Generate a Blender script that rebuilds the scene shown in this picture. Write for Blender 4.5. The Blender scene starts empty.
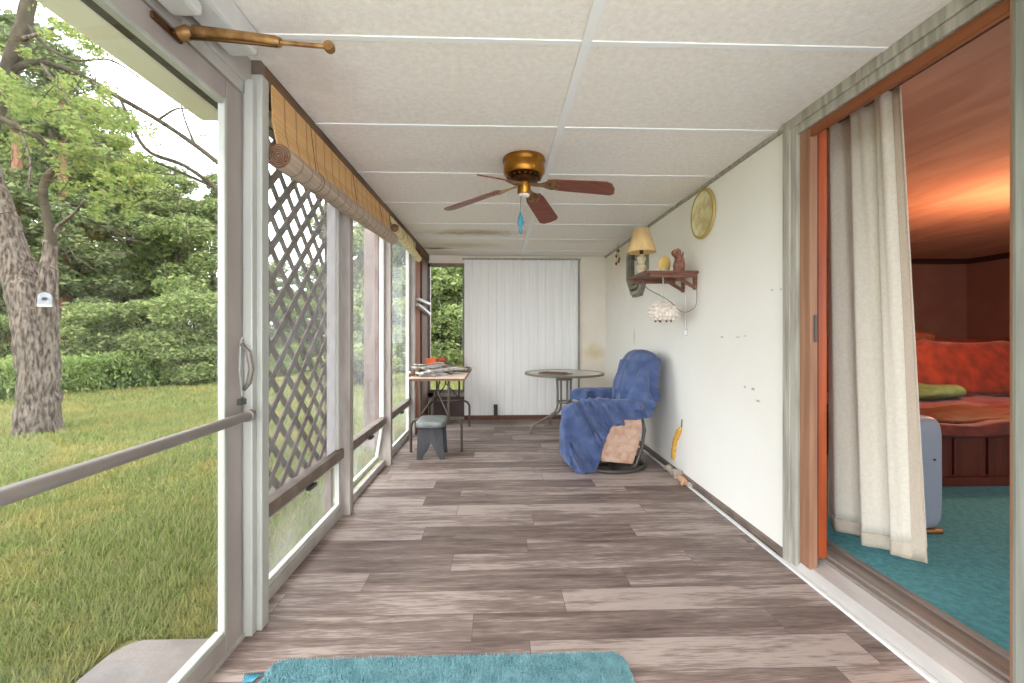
import bpy, math, random
import numpy as np
from mathutils import Vector, Matrix, noise
random.seed(7); rng = np.random.default_rng(11)
S = bpy.context.scene; COL = S.collection
PI = math.pi
# ------------------------------------------------------------------ camera
F = 430.0; YAW = math.atan(14/430); CZ = 1.085
FW = Vector((math.sin(YAW), math.cos(YAW), 0)); RT = Vector((math.cos(YAW), -math.sin(YAW), 0))
cd = bpy.data.cameras.new('camera'); cam = bpy.data.objects.new('camera', cd); COL.objects.link(cam)
cam.location = (0, 0, CZ); cam.rotation_euler = (PI/2, 0, -YAW)
cd.sensor_width = 36; cd.lens = F/1024*36; cd.shift_y = -(341.5-334)/1024; cd.clip_start = .03; cd.clip_end = 300
S.camera = cam
S.view_settings.view_transform = 'Standard'; S.view_settings.look = 'None'; S.view_settings.gamma = 1
S.view_settings.use_curve_mapping = False; S.view_settings.exposure = 0.0

def P(px, py, d):                      # where a pixel's ray is at distance d from the camera plane (used only to place things)
    return Vector((0, 0, CZ)) + (FW + RT*((px-512)/F) + Vector((0, 0, 1))*((334-py)/F))*d

# ------------------------------------------------------------------ materials
def lin(c):
    return tuple(((v/255)/12.92 if v/255 <= .04045 else ((v/255+.055)/1.055)**2.4) for v in c)
def mat(name, c, rough=.7, metal=0, c2=None, scale=(6, 6, 6), detail=4, bump=0, bscale=60, spec=.4, lo=.35, hi=.65, sheen=0, dist=0, emit=None, trans=0):
    m = bpy.data.materials.new(name); m.use_nodes = True; nt = m.node_tree; N = nt.nodes; L = nt.links
    b = N['Principled BSDF']; b.inputs['Roughness'].default_value = rough; b.inputs['Metallic'].default_value = metal
    b.inputs['Specular IOR Level'].default_value = spec
    b.inputs['Base Color'].default_value = (*lin(c), 1)
    if sheen: b.inputs['Sheen Weight'].default_value = sheen
    tc = N.new('ShaderNodeTexCoord')
    if c2:
        mp = N.new('ShaderNodeMapping'); mp.inputs['Scale'].default_value = scale
        L.new(tc.outputs['Object'], mp.inputs[0])
        n = N.new('ShaderNodeTexNoise'); n.inputs['Scale'].default_value = 1; n.inputs['Detail'].default_value = detail
        n.inputs['Distortion'].default_value = dist
        L.new(mp.outputs[0], n.inputs['Vector'])
        r = N.new('ShaderNodeValToRGB'); r.color_ramp.elements[0].position = lo; r.color_ramp.elements[1].position = hi
        r.color_ramp.elements[0].color = (*lin(c), 1); r.color_ramp.elements[1].color = (*lin(c2), 1)
        L.new(n.outputs['Fac'], r.inputs[0]); L.new(r.outputs[0], b.inputs['Base Color'])
    if bump:
        n2 = N.new('ShaderNodeTexNoise'); n2.inputs['Scale'].default_value = bscale; n2.inputs['Detail'].default_value = 3
        L.new(tc.outputs['Object'], n2.inputs['Vector'])
        bp = N.new('ShaderNodeBump'); bp.inputs['Strength'].default_value = bump; bp.inputs['Distance'].default_value = .01
        L.new(n2.outputs['Fac'], bp.inputs['Height']); L.new(bp.outputs[0], b.inputs['Normal'])
    if emit: b.inputs['Emission Color'].default_value = (*lin(emit[0]), 1); b.inputs['Emission Strength'].default_value = emit[1]
    return m
def glass_mat(name, tint, haze=0.0, gloss=.06, rough=.02):
    m = bpy.data.materials.new(name); m.use_nodes = True; nt = m.node_tree; N = nt.nodes; L = nt.links
    N.remove(N['Principled BSDF']); out = N['Material Output']
    t = N.new('ShaderNodeBsdfTransparent'); t.inputs[0].default_value = (*tint, 1)
    g = N.new('ShaderNodeBsdfGlossy'); g.inputs['Roughness'].default_value = rough
    mx = N.new('ShaderNodeMixShader'); mx.inputs[0].default_value = gloss
    L.new(t.outputs[0], mx.inputs[1]); L.new(g.outputs[0], mx.inputs[2])
    last = mx
    if haze:
        d = N.new('ShaderNodeBsdfTranslucent'); d.inputs[0].default_value = (.8, .8, .82, 1)
        tc = N.new('ShaderNodeTexCoord'); n = N.new('ShaderNodeTexNoise'); n.inputs['Scale'].default_value = 5; n.inputs['Detail'].default_value = 5
        L.new(tc.outputs['Object'], n.inputs['Vector'])
        mr = N.new('ShaderNodeMapRange'); mr.inputs[1].default_value = .3; mr.inputs[2].default_value = .8
        mr.inputs[3].default_value = haze*.5; mr.inputs[4].default_value = haze*1.7
        L.new(n.outputs['Fac'], mr.inputs[0])
        m2 = N.new('ShaderNodeMixShader'); L.new(mr.outputs[0], m2.inputs[0]); L.new(mx.outputs[0], m2.inputs[1]); L.new(d.outputs[0], m2.inputs[2]); last = m2
    L.new(last.outputs[0], out.inputs[0]); return m
def leaf_mat(name, cols, trans=.35, patch=None, K=.60):
    m = bpy.data.materials.new(name); m.use_nodes = True; nt = m.node_tree; N = nt.nodes; L = nt.links
    N.remove(N['Principled BSDF']); out = N['Material Output']
    g = N.new('ShaderNodeNewGeometry'); r = N.new('ShaderNodeValToRGB'); cr = r.color_ramp
    cols = [tuple(v*.82+sum(c)/3*.18 for v in c) for c in cols]
    lk = lambda c: (*[v*K for v in lin(c)], 1)
    cr.elements[0].color = lk(cols[0]); cr.elements[1].color = lk(cols[-1])
    for i, c in enumerate(cols[1:-1]):
        e = cr.elements.new((i+1)/(len(cols)-1)); e.color = lk(c)
    L.new(g.outputs['Random Per Island'], r.inputs[0])
    d = N.new('ShaderNodeBsdfDiffuse'); t = N.new('ShaderNodeBsdfTranslucent'); mx = N.new('ShaderNodeMixShader'); mx.inputs[0].default_value = trans
    col = r.outputs[0]
    if patch:
        tc = N.new('ShaderNodeTexCoord'); n = N.new('ShaderNodeTexNoise'); n.inputs['Scale'].default_value = 1.6; n.inputs['Detail'].default_value = 5; n.inputs['Roughness'].default_value = .7
        L.new(tc.outputs['Object'], n.inputs['Vector']); mr = N.new('ShaderNodeMapRange'); mr.inputs[1].default_value = .46; mr.inputs[2].default_value = .62; mr.inputs[4].default_value = .75
        L.new(n.outputs['Fac'], mr.inputs[0]); mm = N.new('ShaderNodeMix'); mm.data_type = 'RGBA'; L.new(mr.outputs[0], mm.inputs['Factor']); L.new(col, mm.inputs['A']); mm.inputs['B'].default_value = lk(patch); col = mm.outputs['Result']
    L.new(col, d.inputs[0]); L.new(col, t.inputs[0]); L.new(d.outputs[0], mx.inputs[1]); L.new(t.outputs[0], mx.inputs[2])
    L.new(mx.outputs[0], out.inputs[0]); return m

def floor_mat():
    m = bpy.data.materials.new('vinyl_planks'); m.use_nodes = True; nt = m.node_tree; N = nt.nodes; L = nt.links; b = N['Principled BSDF']
    tc = N.new('ShaderNodeTexCoord')
    br = N.new('ShaderNodeTexBrick'); br.offset = 0; br.squash = 1
    sx = N.new('ShaderNodeSeparateXYZ'); L.new(tc.outputs['Object'], sx.inputs[0])
    dv = N.new('ShaderNodeMath'); dv.operation = 'DIVIDE'; L.new(sx.outputs[1], dv.inputs[0]); dv.inputs[1].default_value = .152
    fl = N.new('ShaderNodeMath'); fl.operation = 'FLOOR'; L.new(dv.outputs[0], fl.inputs[0])
    wn_ = N.new('ShaderNodeTexWhiteNoise'); wn_.noise_dimensions = '1D'; L.new(fl.outputs[0], wn_.inputs['W'])
    xo = N.new('ShaderNodeMath'); xo.operation = 'MULTIPLY_ADD'; L.new(wn_.outputs['Value'], xo.inputs[0]); xo.inputs[1].default_value = 1.15; L.new(sx.outputs[0], xo.inputs[2])
    xo2 = N.new('ShaderNodeMath'); xo2.operation = 'ADD'; L.new(xo.outputs[0], xo2.inputs[0]); xo2.inputs[1].default_value = 20
    cb = N.new('ShaderNodeCombineXYZ'); L.new(xo2.outputs[0], cb.inputs[0]); L.new(sx.outputs[1], cb.inputs[1])
    br.inputs['Scale'].default_value = 1; br.inputs['Brick Width'].default_value = 1.15; br.inputs['Row Height'].default_value = .152
    br.inputs['Mortar Size'].default_value = .0012; br.inputs['Mortar Smooth'].default_value = 0; br.inputs['Bias'].default_value = 0
    br.inputs['Color1'].default_value = (0, 0, 0, 1); br.inputs['Color2'].default_value = (1, 1, 1, 1); br.inputs['Mortar'].default_value = (.3, .3, .3, 1)
    L.new(cb.outputs[0], br.inputs['Vector'])
    # each plank gets its own tone and grain
    pid = N.new('ShaderNodeMath'); pid.operation = 'DIVIDE'; L.new(xo2.outputs[0], pid.inputs[0]); pid.inputs[1].default_value = 1.15
    pf = N.new('ShaderNodeMath'); pf.operation = 'FLOOR'; L.new(pid.outputs[0], pf.inputs[0])
    cb2 = N.new('ShaderNodeCombineXYZ'); L.new(pf.outputs[0], cb2.inputs[0]); L.new(fl.outputs[0], cb2.inputs[1])
    wn2 = N.new('ShaderNodeTexWhiteNoise'); wn2.noise_dimensions = '2D'; L.new(cb2.outputs[0], wn2.inputs['Vector'])
    # grain offset per plank
    mul = N.new('ShaderNodeVectorMath'); mul.operation = 'MULTIPLY_ADD'
    L.new(wn2.outputs['Color'], mul.inputs[0]); mul.inputs[1].default_value = (7, 13, 5); L.new(tc.outputs['Object'], mul.inputs[2])
    mp = N.new('ShaderNodeMapping'); mp.inputs['Scale'].default_value = (2.4, 24, 1); L.new(mul.outputs[0], mp.inputs[0])
    n = N.new('ShaderNodeTexNoise'); n.inputs['Scale'].default_value = 1; n.inputs['Detail'].default_value = 7; n.inputs['Roughness'].default_value = .65; n.inputs['Distortion'].default_value = .35
    L.new(mp.outputs[0], n.inputs['Vector'])
    mp2 = N.new('ShaderNodeMapping'); mp2.inputs['Scale'].default_value = (14, 210, 1); L.new(mul.outputs[0], mp2.inputs[0])
    n2 = N.new('ShaderNodeTexNoise'); n2.inputs['Scale'].default_value = 1; n2.inputs['Detail'].default_value = 4; L.new(mp2.outputs[0], n2.inputs['Vector'])
    a1 = N.new('ShaderNodeMath'); a1.operation = 'MULTIPLY_ADD'; L.new(wn2.outputs['Value'], a1.inputs[0]); a1.inputs[1].default_value = .26
    L.new(n.outputs['Fac'], a1.inputs[2])
    a2 = N.new('ShaderNodeMath'); a2.operation = 'MULTIPLY_ADD'; L.new(n2.outputs['Fac'], a2.inputs[0]); a2.inputs[1].default_value = .48; L.new(a1.outputs[0], a2.inputs[2])
    r = N.new('ShaderNodeValToRGB'); cr = r.color_ramp
    cr.elements[0].position = .50; cr.elements[0].color = (*lin(FLOORC[0]), 1); cr.elements[1].position = 1.0; cr.elements[1].color = (*lin(FLOORC[3]), 1)
    e = cr.elements.new(.71); e.color = (*lin(FLOORC[1]), 1); e = cr.elements.new(.88); e.color = (*lin(FLOORC[2]), 1)
    L.new(a2.outputs[0], r.inputs[0])
    mx = N.new('ShaderNodeMix'); mx.data_type = 'RGBA'; L.new(br.outputs['Fac'], mx.inputs['Factor']); L.new(r.outputs[0], mx.inputs['A']); mx.inputs['B'].default_value = (*lin((95, 84, 80)), 1)
    L.new(mx.outputs['Result'], b.inputs['Base Color'])
    b.inputs['Roughness'].default_value = .5; b.inputs['Specular IOR Level'].default_value = .3
    return m
FLOORC = [(72, 58, 52), (110, 94, 87), (138, 121, 114), (174, 158, 150)]

def stain_mat(name, base, base2, stain, scale, lo, hi, boxes, bump=.15, bscale=150, rough=.85):
    """painted surface with faint mottling and stains of their own shape at given places (centre, radius)"""
    m = mat(name, base, rough, c2=base2, scale=scale, bump=bump, bscale=bscale, lo=lo, hi=hi)
    nt = m.node_tree; N = nt.nodes; L = nt.links; b = N['Principled BSDF']
    tc = [n for n in N if n.type == 'TEX_COORD'][0]
    cur = b.inputs['Base Color'].links[0].from_socket
    for (c, rad, amt, col) in boxes:
        mp = N.new('ShaderNodeMapping'); mp.vector_type = 'POINT'
        mp.inputs['Scale'].default_value = tuple(1/v for v in rad); mp.inputs['Location'].default_value = tuple(-a/v for a, v in zip(c, rad))
        L.new(tc.outputs['Object'], mp.inputs[0])
        ln = N.new('ShaderNodeVectorMath'); ln.operation = 'LENGTH'; L.new(mp.outputs[0], ln.inputs[0])
        n = N.new('ShaderNodeTexNoise'); n.inputs['Scale'].default_value = 9; n.inputs['Detail'].default_value = 5; L.new(tc.outputs['Object'], n.inputs['Vector'])
        ad = N.new('ShaderNodeMath'); ad.operation = 'ADD'; L.new(ln.outputs['Value'], ad.inputs[0]); L.new(n.outputs['Fac'], ad.inputs[1])
        mr = N.new('ShaderNodeMapRange'); mr.inputs[1].default_value = .6; mr.inputs[2].default_value = 1.5; mr.inputs[3].default_value = amt; mr.inputs[4].default_value = 0
        L.new(ad.outputs[0], mr.inputs[0])
        mx = N.new('ShaderNodeMix'); mx.data_type = 'RGBA'; L.new(mr.outputs[0], mx.inputs['Factor']); L.new(cur, mx.inputs['A']); mx.inputs['B'].default_value = (*lin(col), 1)
        cur = mx.outputs['Result']
    L.new(cur, b.inputs['Base Color'])
    return m

def bamboo_mat(name, c1, c2, freq=230):
    m = bpy.data.materials.new(name); m.use_nodes = True; nt = m.node_tree; N = nt.nodes; L = nt.links; b = N['Principled BSDF']
    tc = N.new('ShaderNodeTexCoord')
    mp = N.new('ShaderNodeMapping'); mp.inputs['Scale'].default_value = (30, 1.5, freq); L.new(tc.outputs['Object'], mp.inputs[0])
    n = N.new('ShaderNodeTexNoise'); n.inputs['Scale'].default_value = 1; n.inputs['Detail'].default_value = 2; L.new(mp.outputs[0], n.inputs['Vector'])
    w = N.new('ShaderNodeTexWave'); w.wave_type = 'BANDS'; w.bands_direction = 'Y'; w.inputs['Scale'].default_value = 3.2; w.inputs['Distortion'].default_value = 0
    L.new(tc.outputs['Object'], w.inputs['Vector'])
    r = N.new('ShaderNodeValToRGB'); r.color_ramp.elements[0].position = .3; r.color_ramp.elements[1].position = .7
    r.color_ramp.elements[0].color = (*lin(c1), 1); r.color_ramp.elements[1].color = (*lin(c2), 1); L.new(n.outputs['Fac'], r.inputs[0])
    rr = N.new('ShaderNodeMapRange'); rr.inputs[1].default_value = .0; rr.inputs[2].default_value = .06; rr.inputs[3].default_value = .55; rr.inputs[4].default_value = 0
    L.new(w.outputs['Fac'], rr.inputs[0])
    mx = N.new('ShaderNodeMix'); mx.data_type = 'RGBA'; L.new(rr.outputs[0], mx.inputs['Factor']); L.new(r.outputs[0], mx.inputs['A']); mx.inputs['B'].default_value = (*lin((90, 60, 30)), 1)
    L.new(mx.outputs['Result'], b.inputs['Base Color']); b.inputs['Roughness'].default_value = .6
    return m

M = dict(
 floor=floor_mat(),
 ceil=stain_mat('ceiling_panel', (232, 225, 216), (243, 238, 230), None, (45, 45, 45), .3, .7,
    [((-.25, 4.25, 2.085), (.6, .16, 1), .75, (158, 138, 96)), ((-.75, 5.05, 2.085), (.22, .1, 1), .9, (128, 92, 55)), ((-.4, 4.85, 2.085), (.6, .2, 1), .5, (196, 174, 120)),
     ((.9, 4.6, 2.085), (.5, .12, 1), .25, (190, 170, 130)), ((-.72, 1.6, 2.085), (.22, .4, 1), .35, (170, 150, 140))], bump=.35, bscale=220),
 tbar=mat('white_grid_metal', (236, 236, 234), .45),
 wall=stain_mat('cream_wall_paint', (240, 237, 228), (245, 243, 236), None, (1.2, 1.2, 1.2), .35, .65,
    [((1.39, 4.9, 1.9), (1, .7, .5), .35, (222, 208, 168)), ((1.39, 3.25, 1.55), (1, .5, .35), .2, (214, 200, 170)),
     ((1.39, 2.138, 1.308), (1, 0.012, 0.006), .8, (130, 124, 118)), ((1.39, 2.07, 1.305), (1, 0.008, 0.005), .8, (130, 124, 118)), ((1.39, 2.626, 1.066), (1, 0.025, 0.006), .8, (130, 124, 118)), ((1.39, 2.45, 1.067), (1, 0.035, 0.004), .8, (130, 124, 118)), ((1.39, 2.377, 1.074), (1, 0.02, 0.004), .8, (130, 124, 118)), ((1.39, 2.377, 0.787), (1, 0.018, 0.012), .8, (130, 124, 118)), ((1.39, 2.301, 0.785), (1, 0.022, 0.01), .8, (130, 124, 118)), ((1.39, 2.256, 0.727), (1, 0.025, 0.008), .8, (130, 124, 118)), ((1.39, 4.35, 1.05), (1, .015, .12), .8, (120, 115, 105))], bump=.08, bscale=60),
 endwall=stain_mat('end_wall_paint', (232, 222, 204), (238, 230, 216), None, (3, 3, 3), .35, .65, [((1.25, 5.5, .85), (.2, 1, .12), .7, (205, 185, 120))], bump=.05),
 siding=mat('white_vinyl_siding', (238, 236, 232), .5, c2=(244, 243, 240), scale=(30, 30, 1.2)),
 alu=mat('weathered_aluminium', (176, 170, 162), .42, .35, c2=(196, 192, 186), scale=(8, 8, 3)),
 alu_w=mat('white_aluminium', (206, 206, 202), .5, .1, c2=(186, 184, 178), scale=(5, 5, 2)),
 alu_m=mat('mid_grey_aluminium', (160, 162, 154), .5, .15, c2=(182, 182, 174), scale=(6, 6, 1)),
 alu_d=mat('grey_aluminium_door', (160, 150, 144), .45, .3, c2=(176, 168, 162), scale=(5, 5, 2)),
 bronze=mat('dull_brown_rail', (112, 98, 88), .5, .2, c2=(134, 120, 108), scale=(10, 10, 10)),
 postp=mat('grey_post_paint', (150, 140, 134), .6, c2=(172, 163, 156), scale=(20, 20, 4)),
 browntrim=mat('dark_brown_trim', (84, 62, 46), .6, c2=(120, 92, 66), scale=(4, 3, 12)),
 rawwood=mat('red_brown_stud', (146, 84, 58), .75, c2=(176, 112, 82), scale=(30, 30, 3)),
 darkwood=mat('dark_brown_stud', (92, 62, 50), .75, c2=(112, 78, 62), scale=(30, 30, 3)),
 glass=glass_mat('door_glass', (.97, .98, .97), 0, .045),
 glass2=glass_mat('end_window_glass', (.97, .98, .97), 0, .008),
 glassh=glass_mat('window_film', (.96, .97, .96), .065, .035),
 film=leaf_mat('white_plastic_film', [(222, 220, 222), (232, 230, 230)], .8, None, 1),
 bar_grey=mat('grey_brown_bar', (124, 116, 110), .45, .2, c2=(136, 128, 122), scale=(8, 8, 8)),
 lattice=mat('brown_lattice_wood', (86, 68, 58), .8, c2=(108, 90, 80), scale=(14, 14, 14)),
 bamboo=bamboo_mat('tan_bamboo', (196, 148, 92), (222, 180, 122)),
 bamboo2=bamboo_mat('grey_bamboo', (156, 136, 118), (188, 168, 148), 120),
 bamboo3=bamboo_mat('pale_yellow_bamboo', (214, 196, 140), (232, 218, 170)),
 bamboo_end=mat('bamboo_coil', (84, 54, 38), .8, c2=(128, 88, 62), scale=(90, 90, 90)),
 brass=mat('antique_brass', (176, 124, 52), .28, .95, c2=(140, 92, 36), scale=(10, 10, 10)),
 brassd=mat('dark_brass', (92, 62, 34), .4, .8),
 oldbrass=mat('tarnished_brass', (164, 126, 78), .42, .6, c2=(120, 86, 54), scale=(30, 12, 30)),
 blade=mat('reddish_fan_blade', (112, 62, 50), .4, c2=(132, 78, 62), scale=(3, 40, 40)),
 orangewood=mat('orange_stained_wood', (170, 130, 102), .6, c2=(134, 90, 66), scale=(24, 24, 1.4), lo=.3, hi=.75),
 orangewoodh=mat('orange_stained_header', (150, 88, 50), .5, c2=(116, 62, 34), scale=(14, 1.4, 14), lo=.3, hi=.75),
 orangevivid=mat('vivid_orange_wood', (176, 84, 38), .45, c2=(146, 62, 26), scale=(20, 20, 1.5)),
 greycasing=mat('weathered_casing', (146, 141, 130), .7, c2=(180, 176, 164), scale=(40, 40, 3)),
 greycasing2=mat('grey_green_casing', (124, 126, 114), .7, c2=(150, 152, 142), scale=(40, 40, 2)),
 sillwood=mat('weathered_sill', (122, 110, 102), .7, c2=(152, 142, 134), scale=(30, 2, 30)),
 whitemetal=mat('worn_white_sill', (196, 190, 186), .4, .2, c2=(220, 216, 212), scale=(12, 2, 12)),
 dark=mat('dark_gap', (48, 44, 42), .8),
 carpet=mat('teal_carpet', (50, 146, 158), 1, c2=(78, 178, 188), scale=(40, 40, 40), detail=6, bump=1, bscale=260, spec=.05, sheen=.3),
 rug=mat('teal_rug_pile', (116, 176, 186), 1, c2=(150, 206, 212), scale=(22, 22, 22), detail=8, bump=1, bscale=240, spec=.05, sheen=.4),
 room=mat('mauve_bedroom_wall', (138, 92, 78), .9, c2=(146, 100, 84), scale=(3, 3, 3)),
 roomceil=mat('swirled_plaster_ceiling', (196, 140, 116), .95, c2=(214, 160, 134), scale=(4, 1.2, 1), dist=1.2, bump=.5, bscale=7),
 crown=mat('dark_crown_moulding', (58, 32, 28), .5),
 curtain=mat('cream_curtain_cloth', (232, 226, 210), .95, c2=(240, 235, 222), scale=(80, 80, 80), spec=.1, sheen=.2),
 hem=mat('linen_curtain_hem', (206, 192, 174), .95, c2=(216, 204, 188), scale=(200, 200, 200), spec=.1),
 plasticgrey=mat('pale_grey_plastic', (150, 158, 172), .4, c2=(156, 164, 178), scale=(2, 2, 2)),
 orange=mat('orange_crushed_bedspread', (92, 28, 14), .65, c2=(130, 46, 24), scale=(9, 9, 9), detail=6, bump=.3, bscale=20, sheen=.3),
 orange2=mat('patterned_bedspread_border', (98, 38, 22), .65, c2=(92, 70, 46), scale=(16, 16, 16), detail=5, lo=.42, hi=.62, bump=.3, bscale=30),
 green=mat('sage_pillow_cloth', (92, 124, 84), .9, c2=(108, 138, 96), scale=(20, 20, 20)),
 bedwood=mat('dark_cherry_wood', (82, 34, 24), .4, c2=(104, 48, 34), scale=(30, 30, 2)),
 denim=mat('blue_sheet_cloth', (68, 84, 122), .9, c2=(92, 108, 148), scale=(12, 12, 12), detail=6, bump=.25, bscale=40, sheen=.25, spec=.15),
 beige=mat('mottled_beige_upholstery', (202, 172, 150), .9, c2=(182, 144, 122), scale=(22, 22, 22), detail=6, bump=.3, bscale=40),
 darkmetal=mat('dark_grey_metal', (84, 80, 78), .45, .4),
 greymetal=mat('grey_brown_tube', (88, 78, 70), .4, .4),
 tabletube=mat('taupe_powder_coat', (128, 122, 112), .5, .3),
 frost=mat('pebbled_table_glass', (206, 206, 198), .25, c2=(218, 218, 210), scale=(40, 40, 40), bump=.2, bscale=120, spec=.6),
 placemat=mat('brown_placemat', (120, 92, 80), .8, c2=(142, 112, 98), scale=(40, 40, 40)),
 tabletop=mat('worn_laminate_top', (206, 178, 156), .5, c2=(222, 198, 178), scale=(18, 18, 18)),
 tableedge=mat('dark_table_edge', (118, 92, 76), .6),
 stoolpaint=mat('charcoal_stool_paint', (56, 56, 60), .6, c2=(72, 72, 76), scale=(20, 20, 6)),
 stoolseat=mat('grey_vinyl_cushion', (136, 140, 138), .35, c2=(112, 116, 116), scale=(14, 14, 14)),
 orangeplastic=mat('orange_basket_plastic', (232, 108, 58), .45),
 brownbasket=mat('rust_brown_basket', (176, 92, 52), .7, c2=(140, 70, 40), scale=(60, 60, 60)),
 paper=mat('grey_newsprint', (168, 164, 160), .9, c2=(120, 114, 110), scale=(14, 60, 14), lo=.4, hi=.6),
 paper2=mat('pale_paper', (206, 200, 192), .9, c2=(150, 142, 136), scale=(40, 18, 18), lo=.45, hi=.62),
 clutter=mat('brown_clutter', (112, 84, 66), .8, c2=(86, 70, 62), scale=(30, 30, 30)),
 shade=mat('pleated_cream_shade', (236, 204, 150), .9, c2=(228, 192, 136), scale=(60, 60, 4)),
 lampbase=mat('cream_turned_base', (222, 210, 176), .5, c2=(196, 180, 140), scale=(14, 14, 40)),
 shelfwood=mat('red_brown_shelf', (104, 66, 52), .5, c2=(134, 90, 72), scale=(12, 60, 60)),
 goldplate=mat('gold_marbled_plate', (206, 190, 130), .4, c2=(232, 222, 178), scale=(14, 14, 14), detail=6, lo=.4, hi=.6),
 goldrim=mat('gold_rim', (190, 164, 98), .4, .2),
 mirrorframe=mat('grey_green_mirror_frame', (116, 112, 98), .5, c2=(142, 138, 122), scale=(30, 30, 30)),
 mirror=mat('mirror_glass', (205, 205, 200), .05, 1),
 whitecer=mat('white_ceramic', (230, 230, 228), .35),
 pinkwood=mat('rosy_wood_carving', (158, 112, 96), .6, c2=(112, 66, 54), scale=(60, 30, 30)),
 yellowcer=mat('yellow_dish', (230, 196, 112), .4),
 basketshell=mat('pinkish_white_shell', (240, 230, 220), .6, c2=(228, 214, 202), scale=(40, 40, 40)),
 cord=mat('white_cord', (222, 220, 212), .6), cordd=mat('grey_cord', (138, 130, 120), .6),
 foam=mat('yellow_spray_foam', (236, 186, 92), .9, c2=(222, 166, 74), scale=(60, 60, 60), bump=.6, bscale=80),
 rubble=mat('grey_plaster_rubble', (150, 142, 134), .9, c2=(196, 180, 160), scale=(50, 50, 50)),
 rubbleo=mat('orange_brick_crumb', (196, 138, 96), .9, c2=(216, 180, 140), scale=(50, 50, 50)),
 boxgrey=mat('pale_grey_box', (128, 130, 136), .6, c2=(150, 152, 158), scale=(20, 20, 20)),
 black=mat('black_plastic', (52, 50, 48), .5),
 darkpanel=mat('dark_brown_panel', (104, 86, 82), .7, c2=(86, 72, 70), scale=(5, 5, 5)),
 teal=mat('teal_glass_bead', (70, 140, 160), .25),
 bark=mat('grey_bark', (58, 50, 44), .95, c2=(114, 103, 93), scale=(38, 38, 10), detail=8, lo=.38, hi=.62, bump=1.0, bscale=14, spec=.1),
 barkd=mat('dark_mossy_bark', (54, 48, 40), .95, c2=(80, 72, 58), scale=(14, 14, 4), detail=6, bump=.6, bscale=20, spec=.1),
 barkr=mat('red_pine_bark', (110, 76, 60), .95, c2=(140, 100, 82), scale=(14, 14, 3), detail=6, bump=.6, bscale=16, spec=.1),
 concrete=mat('concrete_pad', (100, 92, 88), .9, c2=(116, 108, 104), scale=(5, 5, 5), detail=6, bump=.3, bscale=60),
 soil=mat('lawn_ground', (98, 104, 58), 1, c2=(124, 118, 76), scale=(.7, .7, .7), detail=8, bump=1, bscale=30, spec=.05),
 fascia=mat('cream_fascia', (222, 220, 204), .7, c2=(230, 228, 214), scale=(5, 2, 5)),
 soffit2=mat('dark_soffit', (58, 56, 50), .8, c2=(78, 76, 68), scale=(8, 8, 8)),
 soffit=mat('dull_soffit', (70, 68, 60), .8, c2=(92, 90, 80), scale=(8, 8, 8)),
 paintedpost=mat('pinkish_outdoor_post', (104, 88, 82), .8, c2=(122, 104, 98), scale=(10, 10, 2)),
 rustpost=mat('rust_brown_post', (112, 66, 48), .8, c2=(92, 56, 42), scale=(20, 20, 3)),
 grass=leaf_mat('grass_blades', [(132, 158, 74), (156, 178, 88), (178, 184, 104), (190, 184, 124), (146, 174, 82)], .3, (200, 186, 118)),
 leaf_a=leaf_mat('bright_oak_leaves', [(122, 152, 70), (150, 176, 84), (174, 190, 98), (186, 182, 100)], .45, None, .66),
 leaf_b=leaf_mat('mid_green_leaves', [(106, 128, 72), (134, 156, 86), (164, 180, 104), (184, 192, 122)], .4, None, .78),
 leaf_c=leaf_mat('deep_green_leaves', [(92, 112, 70), (116, 136, 82), (142, 158, 98), (162, 172, 114)], .35, None, .72),
 leaf_d=leaf_mat('tall_weed_leaves', [(126, 154, 80), (150, 176, 92), (170, 190, 106), (184, 196, 122)], .45, None, .85),
)

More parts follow.
